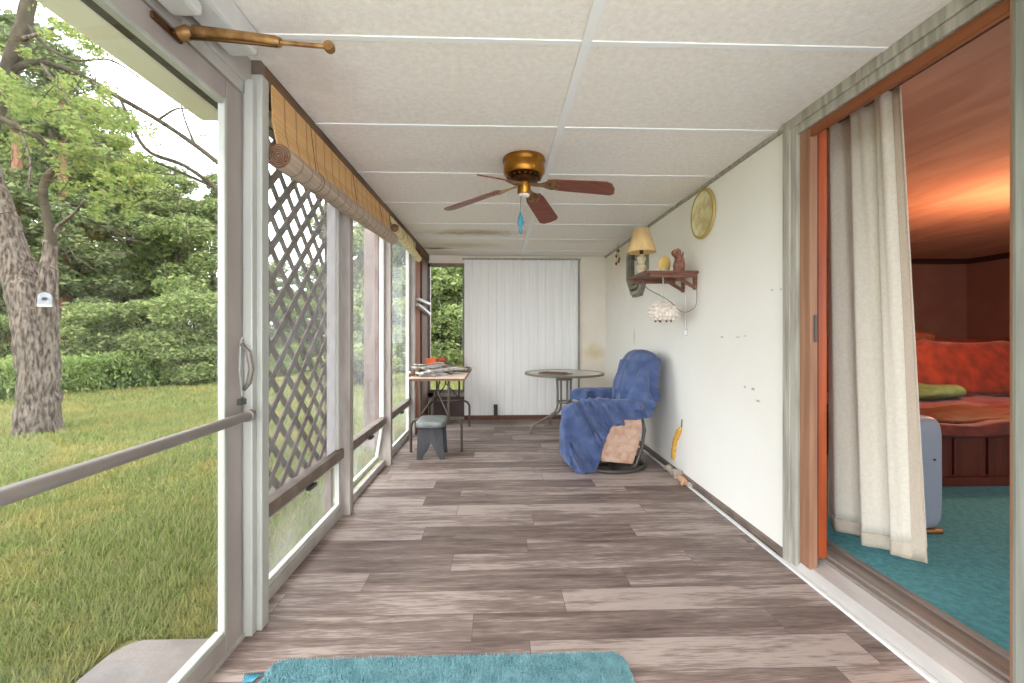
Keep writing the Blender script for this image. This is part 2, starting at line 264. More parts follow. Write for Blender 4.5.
# ------------------------------------------------------------------ mesh builder
class MB:
    def __init__(s): s.v = []; s.f = []
    def quadgrid(s, rows, closed=False, cap=False):
        n = len(rows[0]); b = len(s.v)
        for r in rows: s.v += [tuple(p) for p in r]
        for i in range(len(rows)-1):
            for j in range(n if closed else n-1):
                k = (j+1) % n
                s.f.append((b+i*n+j, b+i*n+k, b+(i+1)*n+k, b+(i+1)*n+j))
        if cap:
            s.f.append(tuple(b+j for j in reversed(range(n)))); s.f.append(tuple(b+(len(rows)-1)*n+j for j in range(n)))
        return s
    def box(s, x0, x1, y0, y1, z0, z1, T=None):
        b = len(s.v)
        for z in (z0, z1):
            for (x, y) in ((x0, y0), (x1, y0), (x1, y1), (x0, y1)):
                p = Vector((x, y, z)); s.v.append(tuple(T @ p if T else p))
        s.f += [(b+3, b+2, b+1, b), (b+4, b+5, b+6, b+7), (b, b+1, b+5, b+4), (b+1, b+2, b+6, b+5), (b+2, b+3, b+7, b+6), (b+3, b, b+4, b+7)]
        return s
    def bar(s, p, q, w, t, up=(0, 0, 1)):
        p = Vector(p); q = Vector(q); d = (q-p).normalized(); u = Vector(up); r = d.cross(u)
        if r.length < 1e-4: r = d.cross(Vector((1, 0, 0)))
        r.normalize(); u = r.cross(d).normalized()
        rows = [[c+r*(a*w/2)+u*(e*t/2) for a, e in ((-1, -1), (1, -1), (1, 1), (-1, 1))] for c in (p, q)]
        return s.quadgrid(rows, True, True)
    def tube(s, pts, r, n=10, cap=True):
        pts = [Vector(p) for p in pts]; rs = r if isinstance(r, (list, tuple)) else [r]*len(pts)
        rows = []; prev = None
        for i, p in enumerate(pts):
            d = (pts[min(i+1, len(pts)-1)]-pts[max(i-1, 0)]).normalized()
            if prev is None:
                a = Vector((0, 0, 1)) if abs(d.z) < .9 else Vector((1, 0, 0)); u = d.cross(a).normalized()
            else: u = (prev-d*prev.dot(d)).normalized()
            prev = u; w = d.cross(u)
            rows.append([p+(u*math.cos(2*PI*k/n)+w*math.sin(2*PI*k/n))*rs[i] for k in range(n)])
        return s.quadgrid(rows, True, cap)
    def lathe(s, c, prof, n=28, axis='z', cap=True):
        c = Vector(c); rows = []
        for (r, h) in prof:
            row = []
            for k in range(n):
                a = 2*PI*k/n; x, y = r*math.cos(a), r*math.sin(a)
                o = Vector((x, y, h)) if axis == 'z' else (Vector((h, x, y)) if axis == 'x' else Vector((y, h, x)))
                row.append(c+o)
            rows.append(row)
        return s.quadgrid(rows, True, cap)
    def prism(s, poly, axis, a0, a1):
        """poly of 2-D points; axis 'y' : points are (x,z); 'x': (y,z); 'z': (x,y)"""
        def mk(p, a): return {'y': (p[0], a, p[1]), 'x': (a, p[0], p[1]), 'z': (p[0], p[1], a)}[axis]
        return s.quadgrid([[mk(p, a0) for p in poly], [mk(p, a1) for p in poly]], True, True)
    def blob(s, c, h, e=.5, n=28, m=16, T=None, e2=None):
        """superellipsoid, half sizes h"""
        e2 = e2 or e; pw = lambda v, k: math.copysign(abs(v)**k, v)
        rows = []
        for i in range(m+1):
            t = -PI/2+PI*i/m; t = max(min(t, PI/2-.02), -PI/2+.02)
            row = []
            for j in range(n):
                a = 2*PI*j/n
                p = Vector((h[0]*pw(math.cos(t), e)*pw(math.cos(a), e2), h[1]*pw(math.cos(t), e)*pw(math.sin(a), e2), h[2]*pw(math.sin(t), e)))
                if T: p = T @ p
                row.append(p+Vector(c))
            rows.append(row)
        return s.quadgrid(rows, True, True)
    def build(s, name, m, parent=None, smooth=False, bevel=0, subs=0, wave=None):
        o0 = origin(parent)
        me = bpy.data.meshes.new(name); me.from_pydata([tuple(Vector(p)-o0) for p in s.v], [], s.f); me.validate(); me.update()
        me.materials.append(M[m])
        import bmesh
        bm = bmesh.new(); bm.from_mesh(me); bmesh.ops.recalc_face_normals(bm, faces=bm.faces); bm.to_mesh(me); bm.free()
        ob = bpy.data.objects.new(name, me); COL.objects.link(ob)
        if parent: ob.parent = parent
        if smooth:
            for p in me.polygons: p.use_smooth = True
        if smooth == 'auto': me.set_sharp_from_angle(angle=math.radians(38))
        if bevel:
            b = ob.modifiers.new('b', 'BEVEL'); b.width = bevel; b.segments = 2; b.limit_method = 'ANGLE'
        if subs:
            b = ob.modifiers.new('s', 'SUBSURF'); b.levels = subs; b.render_levels = subs
        return ob
def origin(p):
    v = Vector((0, 0, 0))
    while p: v = v+p.location; p = p.parent
    return v
def tag(o, label=None, cat=None, group=None, kind=None):
    if label: o['label'] = label
    if cat: o['category'] = cat
    if group: o['group'] = group
    if kind: o['kind'] = kind
    return o
def thing(name, label, cat, loc, group=None, kind=None):
    o = bpy.data.objects.new(name, None); COL.objects.link(o); o.location = loc; o.empty_display_size = .1
    return tag(o, label, cat, group, kind)
def struct(name, mb, m, label=None, **k): return tag(mb.build(name, m, **k), label, None, None, 'structure')
def solid(name, mb, m, label, cat, group=None, **k):
    """a one-mesh thing, origin moved to its base"""
    xs = np.array(mb.v); c = Vector(((xs[:, 0].min()+xs[:, 0].max())/2, (xs[:, 1].min()+xs[:, 1].max())/2, xs[:, 2].min()))
    mb.v = [tuple(Vector(p)-c) for p in mb.v]
    o = mb.build(name, m, **k); o.location = c
    return tag(o, label, cat, group)
def evaluated(ob):
    dg = bpy.context.evaluated_depsgraph_get(); dg.update()
    return bpy.data.meshes.new_from_object(ob.evaluated_get(dg))
def fastmesh(name, V, n, m):
    """V: (N*n,3) array of separate n-gons"""
    V = np.asarray(V, dtype=np.float32).reshape(-1, 3); cnt = len(V)//n
    me = bpy.data.meshes.new(name); me.vertices.add(len(V)); me.vertices.foreach_set('co', V.ravel())
    me.loops.add(len(V)); me.loops.foreach_set('vertex_index', np.arange(len(V), dtype=np.int32))
    me.polygons.add(cnt); me.polygons.foreach_set('loop_start', np.arange(cnt, dtype=np.int32)*n)
    me.update(calc_edges=True); me.validate(); me.materials.append(m)
    return me

XL, XR, YE, ZC = -.95, 1.39, 5.5, 2.085
# ------------------------------------------------------------------ porch shell
struct('floor', MB().box(XL-.05, XR, -1.0, YE, -.08, 0), 'floor', 'grey-brown wood-look plank floor of the porch')
struct('ceiling', MB().box(XL-.05, XR+.2, -1.0, YE+.1, ZC, ZC+.06), 'ceil', 'white textured panel ceiling of the porch')
t = MB(); t.box(.286, .320, -1, YE, ZC-.006, ZC+.002)
struct('trim_1', t, 'tbar', 'white ceiling grid runner down the length of the porch')
t = MB()
for k in range(-1, 7):
    y = 1.466+.61*k
    t.box(XL, XR, y-.011, y+.011, ZC-.004, ZC+.001)
struct('trim_2', t, 'tbar', 'white ceiling grid cross bars')
t = MB().box(XR-.016, XR+.001, 2.018, YE, ZC-.02, ZC)
struct('trim_3', t, 'greycasing', 'thin moulding between ceiling and right wall')
w = MB().box(XR, XR+.085, 2.01, YE+.1, 0, ZC).box(XR, XR+.085, -1, 1.05, 0, ZC).box(XR, XR+.085, 1.05, 2.01, 2.02, ZC)
struct('wall_right', w, 'wall', 'cream painted right wall with scuffs')
w = MB().box(1.03, XR, YE, YE+.1, 0, ZC).box(-.43, 1.03, YE+.005, YE+.1, 0, ZC).box(XL, -.43, YE, YE+.1, 1.985, ZC).box(XL-.05, -.885, YE, YE+.1, 0, 1.985)
struct('wall_end', w, 'endwall', 'beige end wall of the porch')
# ribbed white vinyl panel
xs = -.43; prof = []
wd = 1.46/14
for k in range(14):
    a = xs+k*wd
    prof += [(a, YE-.004), (a+.006, YE-.012), (a+wd*.46, YE-.014), (a+wd*.5, YE-.009), (a+wd*.54, YE-.014), (a+wd-.008, YE-.012), (a+wd-.003, YE-.004)]
prof += [(xs+1.46, YE+.004), (xs, YE+.004)]
m_ = MB().prism(prof, 'z', .05, 2.03)
struct('wall_panel', m_, 'siding', 'white ribbed vertical panel covering the middle of the end wall')
struct('trim_4', MB().box(-.45, 1.06, YE-.03, YE, 2.03, 2.05).box(1.03, 1.05, YE-.02, YE, .05, 2.03), 'greycasing', 'thin strip above and beside the ribbed panel')
struct('baseboard_end', MB().box(-.43, XR, YE-.03, YE, 0, .05), 'darkwood', 'dark baseboard strip at the end wall')
# right wall base: dark channel and white edging
struct('baseboard_right', MB().box(XR-.022, XR, 2.018, YE, .012, .042), 'bronze', 'dull metal strip at the foot of the right wall')
struct('trim_5', MB().box(XR-.045, XR-.030, -.9, YE-.03, 0, .012), 'tbar', 'white edging strip where floor meets right wall')

# ------------------------------------------------------------------ end window
wn = thing('window_5', None, None, (-.66, YE, .38), kind='structure'); del_l = wn
MB().box(-.885, -.86, YE-.01, YE+.06, .36, 1.985).box(-.45, -.43, YE-.005, YE+.06, .36, 1.985).box(-.885, -.43, YE-.01, YE+.06, 1.945, 1.985).box(-.885, -.43, YE-.02, YE+.06, .34, .38).build('window_frame', 'bronze', wn)
MB().box(-.86, -.45, YE+.03, YE+.034, .38, 1.945).build('pane', 'glass2', wn)
wn['label'] = 'tall end window beside the ribbed panel'
struct('wall_end_lower', MB().box(-.885, -.43, YE+.01, YE+.06, 0, .34), 'darkpanel', 'dark panel below the end window')
struct('trim_6', MB().box(-.885, -.82, YE-.02, YE+.01, 0, .34).box(-.885, -.43, YE-.02, YE+.01, .29, .34).box(-.885, -.43, YE-.02, YE+.01, 0, .03), 'greycasing', 'pale frame around the dark panel under the end window')

# ------------------------------------------------------------------ left wall
xp = -.885
def post(n, y0, y1, lab): return struct('post_%s' % n if False else 'wall_post', MB().box(XL-.03, xp, y0, y1, 0, ZC), 'postp', lab, bevel=.003)
post('a', 2.605, 2.665, 'grey post between the lattice window and the second window')
post('b', 3.58, 3.64, 'grey post between the second and third windows')
post('c', 4.60, 4.655, 'grey post at the far end of the third window')
struct('trim_7', MB().box(XL-.03, -.865, 1.63, 5.45, 2.0, ZC-.001), 'browntrim', 'dark brown board along the top of the left wall')
def window(n, y0, y1, lab, tilt=0, wide=.025, lat=False):
    r = thing('window_%d' % n, None, None, ((XL), y0, 0), kind='structure'); r['label'] = lab
    z0, z1, z2, z3 = .085, .345, .405, 2.0
    st = MB()
    st.box(XL-.02, XL+.015, y0, y0+.02, z2, z3).box(XL-.02, XL+.015, y1-min(wide, .05), y1, z2, z3)
    st.box(XL-.02, XL+.015, y0, y1, z3-.03, z3)
    if wide > .1: MB().box(XL-.006, XL-.002, y1-wide, y1-.05, z2, z3-.03).build('film_strip', 'film', r)
    st.build('window_frame', 'alu_w', r)
    MB().box(XL-.02, XL+.03, y0, y1, z1, z2-.004).build('rail', 'bronze', r, bevel=.003)
    MB().box(XL-.02, XL+.02, y0, y1, .0, .05).build('lower_rail', 'alu', r, bevel=.003)
    MB().box(XL-.003, XL, y0+.02, y1-wide, z2, z3-.03).build('pane', 'glassh', r)
    T = Matrix.Translation((XL, 0, z1)) @ Matrix.Rotation(tilt, 4, 'Y') @ Matrix.Translation((-XL, 0, -z1))
    sh = MB().box(XL-.012, XL+.012, y0+.004, y0+.03, .052, z1-.004, T).box(XL-.012, XL+.012, y1-.035, y1-.004, .052, z1-.004, T).box(XL-.012, XL+.012, y0+.03, y1-.035, .052, .078, T).box(XL-.012, XL+.012, y0+.03, y1-.035, z1-.02, z1-.004, T)
    sa = sh.build('lower_sash', 'alu_w', r)
    MB().box(XL-.003, XL+.0, y0+.03, y1-.035, .078, z1-.02, T).build('sash_pane', 'glassh', sa)
    MB().box(XL+.03, XL+.05, (y0+y1)/2-.04, (y0+y1)/2+.04, z1-.012, z1+.002).build('latch', 'black', r)
    return r
window(1, 1.66, 2.605, 'first side window, brown lattice outside its glass', wide=.17)
window(2, 2.665, 3.58, 'second side window from the storm door', tilt=.16, wide=.03)
window(3, 3.64, 4.60, 'third side window from the storm door', wide=.05)
# bare stud bay near the corner
struct('wall_left', MB().box(XL-.03, XL, 4.655, YE, 0, ZC), 'postp', 'bare sheathing of the left wall near the corner')
struct('trim_8', MB().box(XL, -.89, 4.70, 4.76, 0, 2.0).box(XL, -.90, 4.76, 5.0, 0, 2.0), 'rawwood', 'red-brown stud near the left corner')
struct('trim_9', MB().box(XL, -.888, 5.06, 5.49, 0, 2.0), 'darkwood', 'dark corner board beside the end window')
t = MB().box(-.95, -.845, 4.68, 5.45, 1.445, 1.475); t.bar((-.87, 4.68, 1.40), (-.87, 5.45, 1.335), .05, .03)
struct('trim_10', t, 'alu_w', 'two short white braces near the left corner')
# lattice screen outside
lat = MB(); y0, y1, z0, z1 = 1.77, 2.66, .36, 2.04
def clip(p, q):
    (ya, za), (yb, zb) = p, q; t0, t1 = 0, 1; dy, dz = yb-ya, zb-za
    for pp, qq in ((-dy, ya-y0), (dy, y1-ya), (-dz, za-z0), (dz, z1-za)):
        if abs(pp) < 1e-9:
            if qq < 0: return None
        else:
            rr = qq/pp
            if pp < 0: t0 = max(t0, rr)
            else: t1 = min(t1, rr)
    if t1-t0 < 1e-3: return None
    return (ya+dy*t0, za+dz*t0), (ya+dy*t1, za+dz*t1)
for sgn, x in ((1, -1.03), (-1, -1.038)):
    for k in range(-20, 34):
        c = .15*k
        a = (y0-1, z0+c-1*sgn) if sgn > 0 else (y0-1, z0+c+1)
        b = (y0+3, a[1]+4*sgn)
        r = clip(a, b)
        if r: lat.bar((x, *r[0]), (x, *r[1]), .034, .007, (1, 0, 0))
L_ = thing('lattice_screen', 'brown diagonal wooden lattice screen outside the first side window', 'lattice', (-1.035, 2.2, .36))
lat.build('slats', 'lattice', L_)
MB().box(-1.06, -1.02, 1.74, 1.77, -.15, 2.04).box(-1.06, -1.02, 2.66, 2.69, -.15, 2.04).box(-1.06, -1.02, 1.77, 2.66, .33, .36).box(-1.06, -1.02, 1.77, 2.66, 2.0, 2.04).build('frame', 'lattice', L_)

# ------------------------------------------------------------------ storm door
D = thing('door_1', None, None, (-.92, 1.0, 0), kind='structure'); D['label'] = 'glass storm door with grey frame and push bar'
xd = -.92
MB().box(xd-.015, xd+.004, 1.482, 1.575, .0, 1.945).box(xd-.03, xd+.004, .30, 1.478, 1.865, 1.945).box(xd-.03, xd+.004, .30, 1.478, 0.012, .085).box(xd-.03, xd+.004, .22, .30, 0, 1.945).build('door_frame', 'alu_d', D, bevel=.003)
MB().box(xd-.016, xd+.008, 1.466, 1.482, .072, 1.875).box(xd-.016, xd+.008, .30, 1.466, 1.855, 1.872).box(xd-.016, xd+.008, .30, 1.466, .072, .092).build('glazing_bead', 'alu_m', D, bevel=.004)
MB().box(xd-.012, xd-.008, .30, 1.46, .09, 1.86).build('pane', 'glass', D)
pb = MB().tube([(xd+.052, .25, .80), (xd+.052, 1.50, .80), (xd+.048, 1.545, .795)], .0165, 14).build('push_bar', 'bar_grey', D, smooth='auto')
MB().lathe((xd+.052, 1.52, .80), [(.0, 0), (.021, .001), (.021, .02), (.0, .021)], 16, 'y').build('end_cap', 'bar_grey', pb, smooth='auto')
h = MB().prism([(1.565, .86), (1.578, .87), (1.578, 1.06), (1.570, 1.075), (1.556, 1.06), (1.55, .95)][::-1], 'x', xd+.003, xd+.009).build('handle_plate', 'alu_m', D, bevel=.002)
MB().tube([(xd+.012, 1.552, 1.05), (xd+.035, 1.556, 1.02), (xd+.042, 1.562, .96), (xd+.03, 1.566, .91), (xd+.012, 1.568, .885)], [.006, .009, .010, .009, .006], 8).build('latch_lever', 'bar_grey', h, smooth=True)
MB().box(xd+.004, xd+.02, 1.54, 1.575, .835, .855).build('catch', 'darkmetal', D)
# jamb and head
struct('trim_11', MB().box(-.985, -.912, 1.578, 1.60, 0, 2.06).box(-.985, -.90, 1.60, 1.62, 0, 2.075).box(-.985, -.912, .2, 1.60, 1.95, 2.075).box(-.99, -.90, .2, 1.61, 1.99, ZC), 'alu', 'grey aluminium door jamb and head', bevel=.002)
struct('trim_12', MB().box(-.985, -.862, 1.60, 1.65, 0, 2.035).box(-.91, -.880, 1.57, 1.60, 0, 2.0), 'alu_m', 'pale aluminium corner post beside the storm door', bevel=.004)
struct('trim_19', MB().box(-.985, -.866, 1.60, 1.66, 2.036, ZC), 'bronze', 'brown-grey block above the corner post', bevel=.002)
struct('door_sill', MB().box(-1.0, -.905, .2, 1.60, -.05, .011), 'alu', 'metal threshold of the storm door')
struct('trim_13', MB().box(-.885, -.79, -.5, 1.45, 1.998, ZC).box(-.90, -.815, -.5, 1.22, 1.96, 2.0), 'alu_w', 'boxed aluminium channel above the storm door', bevel=.012)
# door closer
cl = thing('door_closer', 'old brass pneumatic door closer swung out from the storm door head', 'door closer', (-.9, 1.24, 1.92))
MB().box(-.9155, -.906, 1.16, 1.27, 1.918, 1.938).box(-.906, -.888, 1.222, 1.248, 1.918, 1.934).build('bracket', 'brassd', cl, bevel=.004)
MB().tube([(-.892, 1.235, 1.925), (-.87, 1.235, 1.93), (-.855, 1.235, 1.93)], [.018, .02, .014], 12).build('knuckle', 'oldbrass', cl, smooth='auto')
MB().tube([(-.86, 1.235, 1.935), (-.85, 1.235, 1.935), (-.625, 1.235, 1.910), (-.613, 1.235, 1.908)], [.010, .0155, .0155, .012], 14).build('cylinder', 'oldbrass', cl, smooth='auto')
MB().tube([(-.86, 1.232, 1.912), (-.78, 1.225, 1.905), (-.62, 1.23, 1.895)], [.004, .005, .004], 8).build('spring_arm', 'brassd', cl, smooth=True)
MB().tube([(-.618, 1.235, 1.908), (-.49, 1.235, 1.899)], .0065, 8).build('rod', 'oldbrass', cl, smooth='auto')
MB().lathe((-.478, 1.235, 1.898), [(.005, -.01), (.014, -.01), (.016, 0), (.014, .01), (.005, .01)], 16, 'y').build('eyelet', 'oldbrass', cl, smooth='auto')

# ------------------------------------------------------------------ bamboo blinds
def blind(name, lab, y0, z0, y1, z1, r, mv, mr, x=-.83, ztop=2.03, droop=0):
    t = thing(name, lab, 'blind', (x, (y0+y1)/2, min(z0, z1)))
    n = 20
    rows = []
    for i in range(n+1):
        y = y0+.005+(y1-y0-.01)*i/n; f = i/n; zb = z0+(z1-z0)*f
        rows.append([(-.862, y, ztop), (-.858, y, (ztop+zb)/2), (x-.2*r, y, zb+r*.9), (x-.2*r+.006, y, zb+r*.9), (-.852, y, (ztop+zb)/2), (-.856, y, ztop)])
    MB().quadgrid(rows, True, True).build('slat_curtain', mv, t)
    pts = [(x+.003*math.sin(i*1.3), y0+(y1-y0)*i/n, z0+(z1-z0)*i/n-droop*math.sin(PI*i/n)) for i in range(n+1)]
    ro = MB().tube(pts, [r*(1+.04*math.sin(i*2.1)) for i in range(n+1)], 18).build('rolled_slats', mr, t, smooth='auto')
    e = MB()
    for k in range(5): # coil seen at the roll's end
        rr = r*(.95-.19*k)
        e.tube([(x+rr*math.cos(a*PI/8+k), y0-.003, z0+rr*math.sin(a*PI/8+k)) for a in range(17)], .0028, 5)
    e.build('coil_end', 'bamboo_end', ro)
    for f in (.18, .5, .82):
        c = MB()
        y = y0+(y1-y0)*f; zz = z0+(z1-z0)*f-droop*math.sin(PI*f)
        c.tube([(-.848, y, ztop), (x+r*.2, y, zz+r*1.02)], .0018, 5)
        c.tube([(x+(r+.001)*math.cos(a*PI/6), y, zz+(r+.001)*math.sin(a*PI/6)) for a in range(13)], .0018, 5)
        c.build('cord', 'browntrim', t)
    return t
blind('bamboo_blind', 'rolled-up tan bamboo blind above the lattice window, nearest blind', 1.655, 1.758, 3.42, 1.835, .045, 'bamboo', 'bamboo2')
blind('bamboo_blind', 'rolled-up pale yellow bamboo blind over the far side windows', 3.46, 1.93, 4.50, 1.865, .032, 'bamboo3', 'bamboo3', x=-.825)

# ------------------------------------------------------------------ ceiling fan
fx, fy = .148, 2.445
fan = thing('ceiling_fan', 'brass ceiling fan with four reddish brown blades', 'ceiling fan', (fx, fy, ZC))
c = (fx, fy, ZC)
MB().lathe(c, [(.108, 0), (.118, -.004), (.122, -.02), (.116, -.03), (.113, -.035), (.116, -.05), (.117, -.085), (.108, -.10), (.06, -.112), (.03, -.112)], 40).build('motor_housing', 'brass', fan, smooth='auto')
v_ = MB()
for k in range(20):
    a = 2*PI*k/20
    T = Matrix.Translation((fx, fy, ZC-.112)) @ Matrix.Rotation(a, 4, 'Z')
    v_.box(.06, .098, -.006, .006, -.006, .004, T)
v_.build('vent_slots', 'brassd', fan)
MB().lathe(c, [(.03, -.105), (.075, -.118), (.078, -.135), (.06, -.142), (.03, -.142)], 32).build('rotor', 'brassd', fan, smooth='auto')
MB().lathe(c, [(.032, -.14), (.038, -.143), (.038, -.20), (.033, -.207), (.0, -.208)], 28).build('switch_housing', 'brass', fan, smooth='auto')
MB().lathe(c, [(.033, -.206), (.03, -.216), (.014, -.222), (.0, -.223)], 24).build('bottom_cap', 'whitecer', fan, smooth='auto')
for k, ang in enumerate((66, 156, -114, -24)):
    a = math.radians(ang); 
    droop = (.088, .088, .118, .088)[k]
    T = Matrix.Translation((fx, fy, ZC-.14)) @ Matrix.Rotation(a, 4, 'Z') @ Matrix.Rotation(droop*2.2, 4, 'Y') @ Matrix.Rotation(math.radians(-13 if k != 2 else -16), 4, 'X')
    pl = [(.155, -.045), (.20, -.055), (.485, -.064), (.51, -.045), (.518, 0), (.51, .045), (.485, .064), (.20, .055), (.155, .045), (.145, 0)]
    b = MB(); b.quadgrid([[T @ Vector((x, y, z)) for x, y in pl] for z in (-.003, .004)], True, True)
    bl = b.build('blade', 'blade', fan)
    q = MB(); q.quadgrid([[T @ Vector((x, y, z)) for x, y in [(.05, -.012), (.11, -.016), (.15, -.04), (.19, -.034), (.215, 0), (.19, .034), (.15, .04), (.11, .016), (.05, .012)]] for z in (-.010, -.003)], True, True)
    q.build('blade_bracket', 'oldbrass', bl)
    for sx, sy in ((.165, -.022), (.165, .022), (.195, 0)): MB().lathe(T @ Vector((sx, sy, -.011)), [(.005, -.002), (.005, .002)], 8).build('screw', 'brassd', bl)
ch = MB().tube([(fx-.018, fy-.01, ZC-.215), (fx-.02, fy-.01, ZC-.30)], .0016, 6).build('pull_chain', 'brassd', fan)
MB().lathe((fx-.02, fy-.01, ZC-.40), [(.002, .10), (.006, .09), (.008, .075), (.016, .055), (.013, .045), (.020, .035), (.018, .02), (.008, .012), (.009, 0), (.012, -.015), (.007, -.03), (.001, -.035)], 16).build('blue_pendant', 'teal', ch, smooth=True)

# ------------------------------------------------------------------ sliding door in right wall
D2 = thing('door_2', None, None, (XR+.08, 1.9, .05), kind='structure'); D2['label'] = 'open sliding door of orange stained wood into the bedroom'
for y0_, y1_ in ((1.858, 1.925), (1.088, 1.118)): MB().box(XR-.01, XR+.025, y0_, y1_, .04, 2.0).build('jamb', 'orangewood', D2, bevel=.004)
MB().box(XR+.035, XR+.075, 1.868, 1.925, .085, 2.008).build('door_stile', 'orangevivid', D2, bevel=.004)
MB().box(XR-.01, XR+.012, 1.118, 1.858, 1.958, 2.0).box(XR+.0125, XR+.035, 1.118, 1.868, 1.978, 2.02).build('header', 'orangewoodh', D2, bevel=.004)
MB().box(XR+.036, XR+.084, 1.05, 1.925, 2.010, 2.02).build('door_track', 'orangewoodh', D2, bevel=.004)
MB().box(XR+.085, XR+.10, 1.925, 2.16, .085, 2.05).build('back_jamb', 'darkwood', D2)
MB().box(XR+.006, XR+.016, 1.851, 1.859, 1.05, 1.17).build('latch_plate', 'darkmetal', D2, bevel=.002)
MB().box(XR+.025, XR+.035, 1.868, 1.92, .1, 1.95).build('gap_shade_strip', 'dark', D2)  # dark strip stands in for the shade in the gap between jamb and stile
struct('trim_14', MB().box(XR-.024, XR, 1.925, 1.965, 0, 2.05).box(XR-.030, XR, 1.965, 2.015, 0, 2.0399).box(XR-.03, XR, 1.02, 2.015, 2.04, ZC).box(XR-.022, XR, 1.02, 1.965, 2.0, 2.04), 'greycasing', 'weathered grey casing around the sliding door', bevel=.003)
struct('trim_15', MB().box(XR-.045, XR, .85, 1.083, 0, ZC).box(XR-.055, XR-.0455, .85, 1.070, 0, ZC), 'greycasing2', 'weathered grey casing at the near side of the sliding door', bevel=.003)
struct('trim_16', MB().prism([(XR-.027, .012), (XR+.0, .045), (XR+.07, .062), (XR+.07, 0), (XR-.027, 0)], 'y', 1.108, 2.015).box(XR-.02, XR, .9, 1.108, 0.012, .05), 'whitemetal', 'worn metal sill in front of the sliding door')
struct('trim_17', MB().box(XR+.07, XR+.205, 1.05, 2.01, 0, .078).box(XR+.085, XR+.205, 2.01, 2.05, 0, .078).box(XR+.095, XR+.105, 1.05, 1.95, .078, .088).box(XR+.185, XR+.205, 1.05, 2.05, .078, .09), 'sillwood', 'weathered wooden threshold with track')

# ------------------------------------------------------------------ bedroom
ZF = .08
struct('floor', MB().box(XR+.205, 7.0, -1.0, 6.2, -.02, ZF).box(XR+.1, XR+.205, 2.05, 6.2, -.02, ZF).box(XR+.1, XR+.205, -1, 1.05, -.02, ZF), 'carpet', 'teal carpet floor of the bedroom')
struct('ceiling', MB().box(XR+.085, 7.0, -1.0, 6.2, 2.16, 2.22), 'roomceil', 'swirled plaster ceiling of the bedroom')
struct('wall_far', MB().box(XR+.085, 7.0, 6.0, 6.1, ZF, 2.16), 'room', 'mauve brown far wall of the bedroom')
struct('wall_side', MB().box(6.78, 6.88, -1, 6.0, ZF, 2.16), 'room', 'mauve brown side wall of the bedroom')
struct('wall_near', MB().box(XR+.085, 2.4, -1.1, -1.0, ZF, 2.16).box(5.2, 6.9, -1.1, -1.0, ZF, 2.16).box(2.4, 5.2, -1.1, -1.0, ZF, .75).box(2.4, 5.2, -1.1, -1.0, 2.0, 2.16), 'room', 'near wall of the bedroom')
struct('wall_inner', MB().box(XR+.086, XR+.1, 2.16, 6.0, ZF, 2.16).box(XR+.086, XR+.1, -1, 1.05, ZF, 2.16).box(XR+.086, XR+.1, 1.05, 2.16, 2.055, 2.16), 'room', 'bedroom side of the porch wall')
struct('trim_18', MB().box(XR+.1, 6.78, 5.93, 6.0, 2.09, 2.16).box(6.71, 6.78, -1, 6.0, 2.09, 2.16), 'crown', 'dark crown moulding of the bedroom', bevel=.01)
# curtain
cu = thing('curtain', 'cream cloth curtain with linen hem hanging in the sliding doorway', 'curtain', (1.70, 1.95, .10))
def cpt(s, z):   # s 0..1 from far (left) to near (right edge)
    g = 1-z/2.05
    y = 2.20-(.425+.095*g)*s
    amp = .020+.016*g
    x = 1.70+amp*math.sin(s*2*PI*3.1+.9+.3*math.sin(z*1.6))+.007*math.sin(s*2*PI*7.3+z*.8)
    x += .03*math.sin(PI*s)*g
    return x, y
def ccloth(s0, s1, zf0, z1, n, mname, name, off=0, rows=40):
    mb = MB(); R1 = []; 
    for i in range(rows+1):
        f = i/rows; row = []
        for j in range(n+1):
            s = s0+(s1-s0)*j/n
            zb = zf0(s); z = zb+(z1(s)-zb)*f; x, y = cpt(s, z); row.append((x-off, y, z))
        R1.append(row)
    mb.quadgrid(R1); o = mb.build(name, mname, cu, smooth=True)
    sm = o.modifiers.new('t', 'SOLIDIFY'); sm.thickness = .003; sm.offset = 0
    return o
zbot = lambda s: .125-.035*math.sin(PI*min(1, s*1.15))+.03*s
ccloth(0, 1, lambda s: zbot(s)+.06, lambda s: 2.145, 130, 'curtain', 'cloth')
ccloth(0, 1, zbot, lambda s: zbot(s)+.062, 130, 'hem', 'hem', .002, 3)
ccloth(.935, 1, zbot, lambda s: 2.14, 6, 'hem', 'side_hem', .004)
MB().tube([(1.70, 1.0, 2.148), (1.70, 2.25, 2.148)], .011, 10).build('curtain_rod', 'darkwood', cu)
# grey appliance
ap = thing('air_purifier', 'tall pale grey rounded plastic appliance on the teal carpet behind the curtain', 'appliance', (1.98, 2.2, ZF))
MB().blob((2.06, 2.2, .385), (.175, .13, .285), .25, 36, 24).build('body', 'plasticgrey', ap, smooth=True)
MB().box(1.89, 2.235, 2.08, 2.32, ZF, .105).build('base', 'oldbrass', ap, bevel=.008)
MB().lathe((2.17, 2.068, .46), [(.0, -.004), (.005, -.003), (.005, .01)], 10, 'y').build('button', 'black', ap)
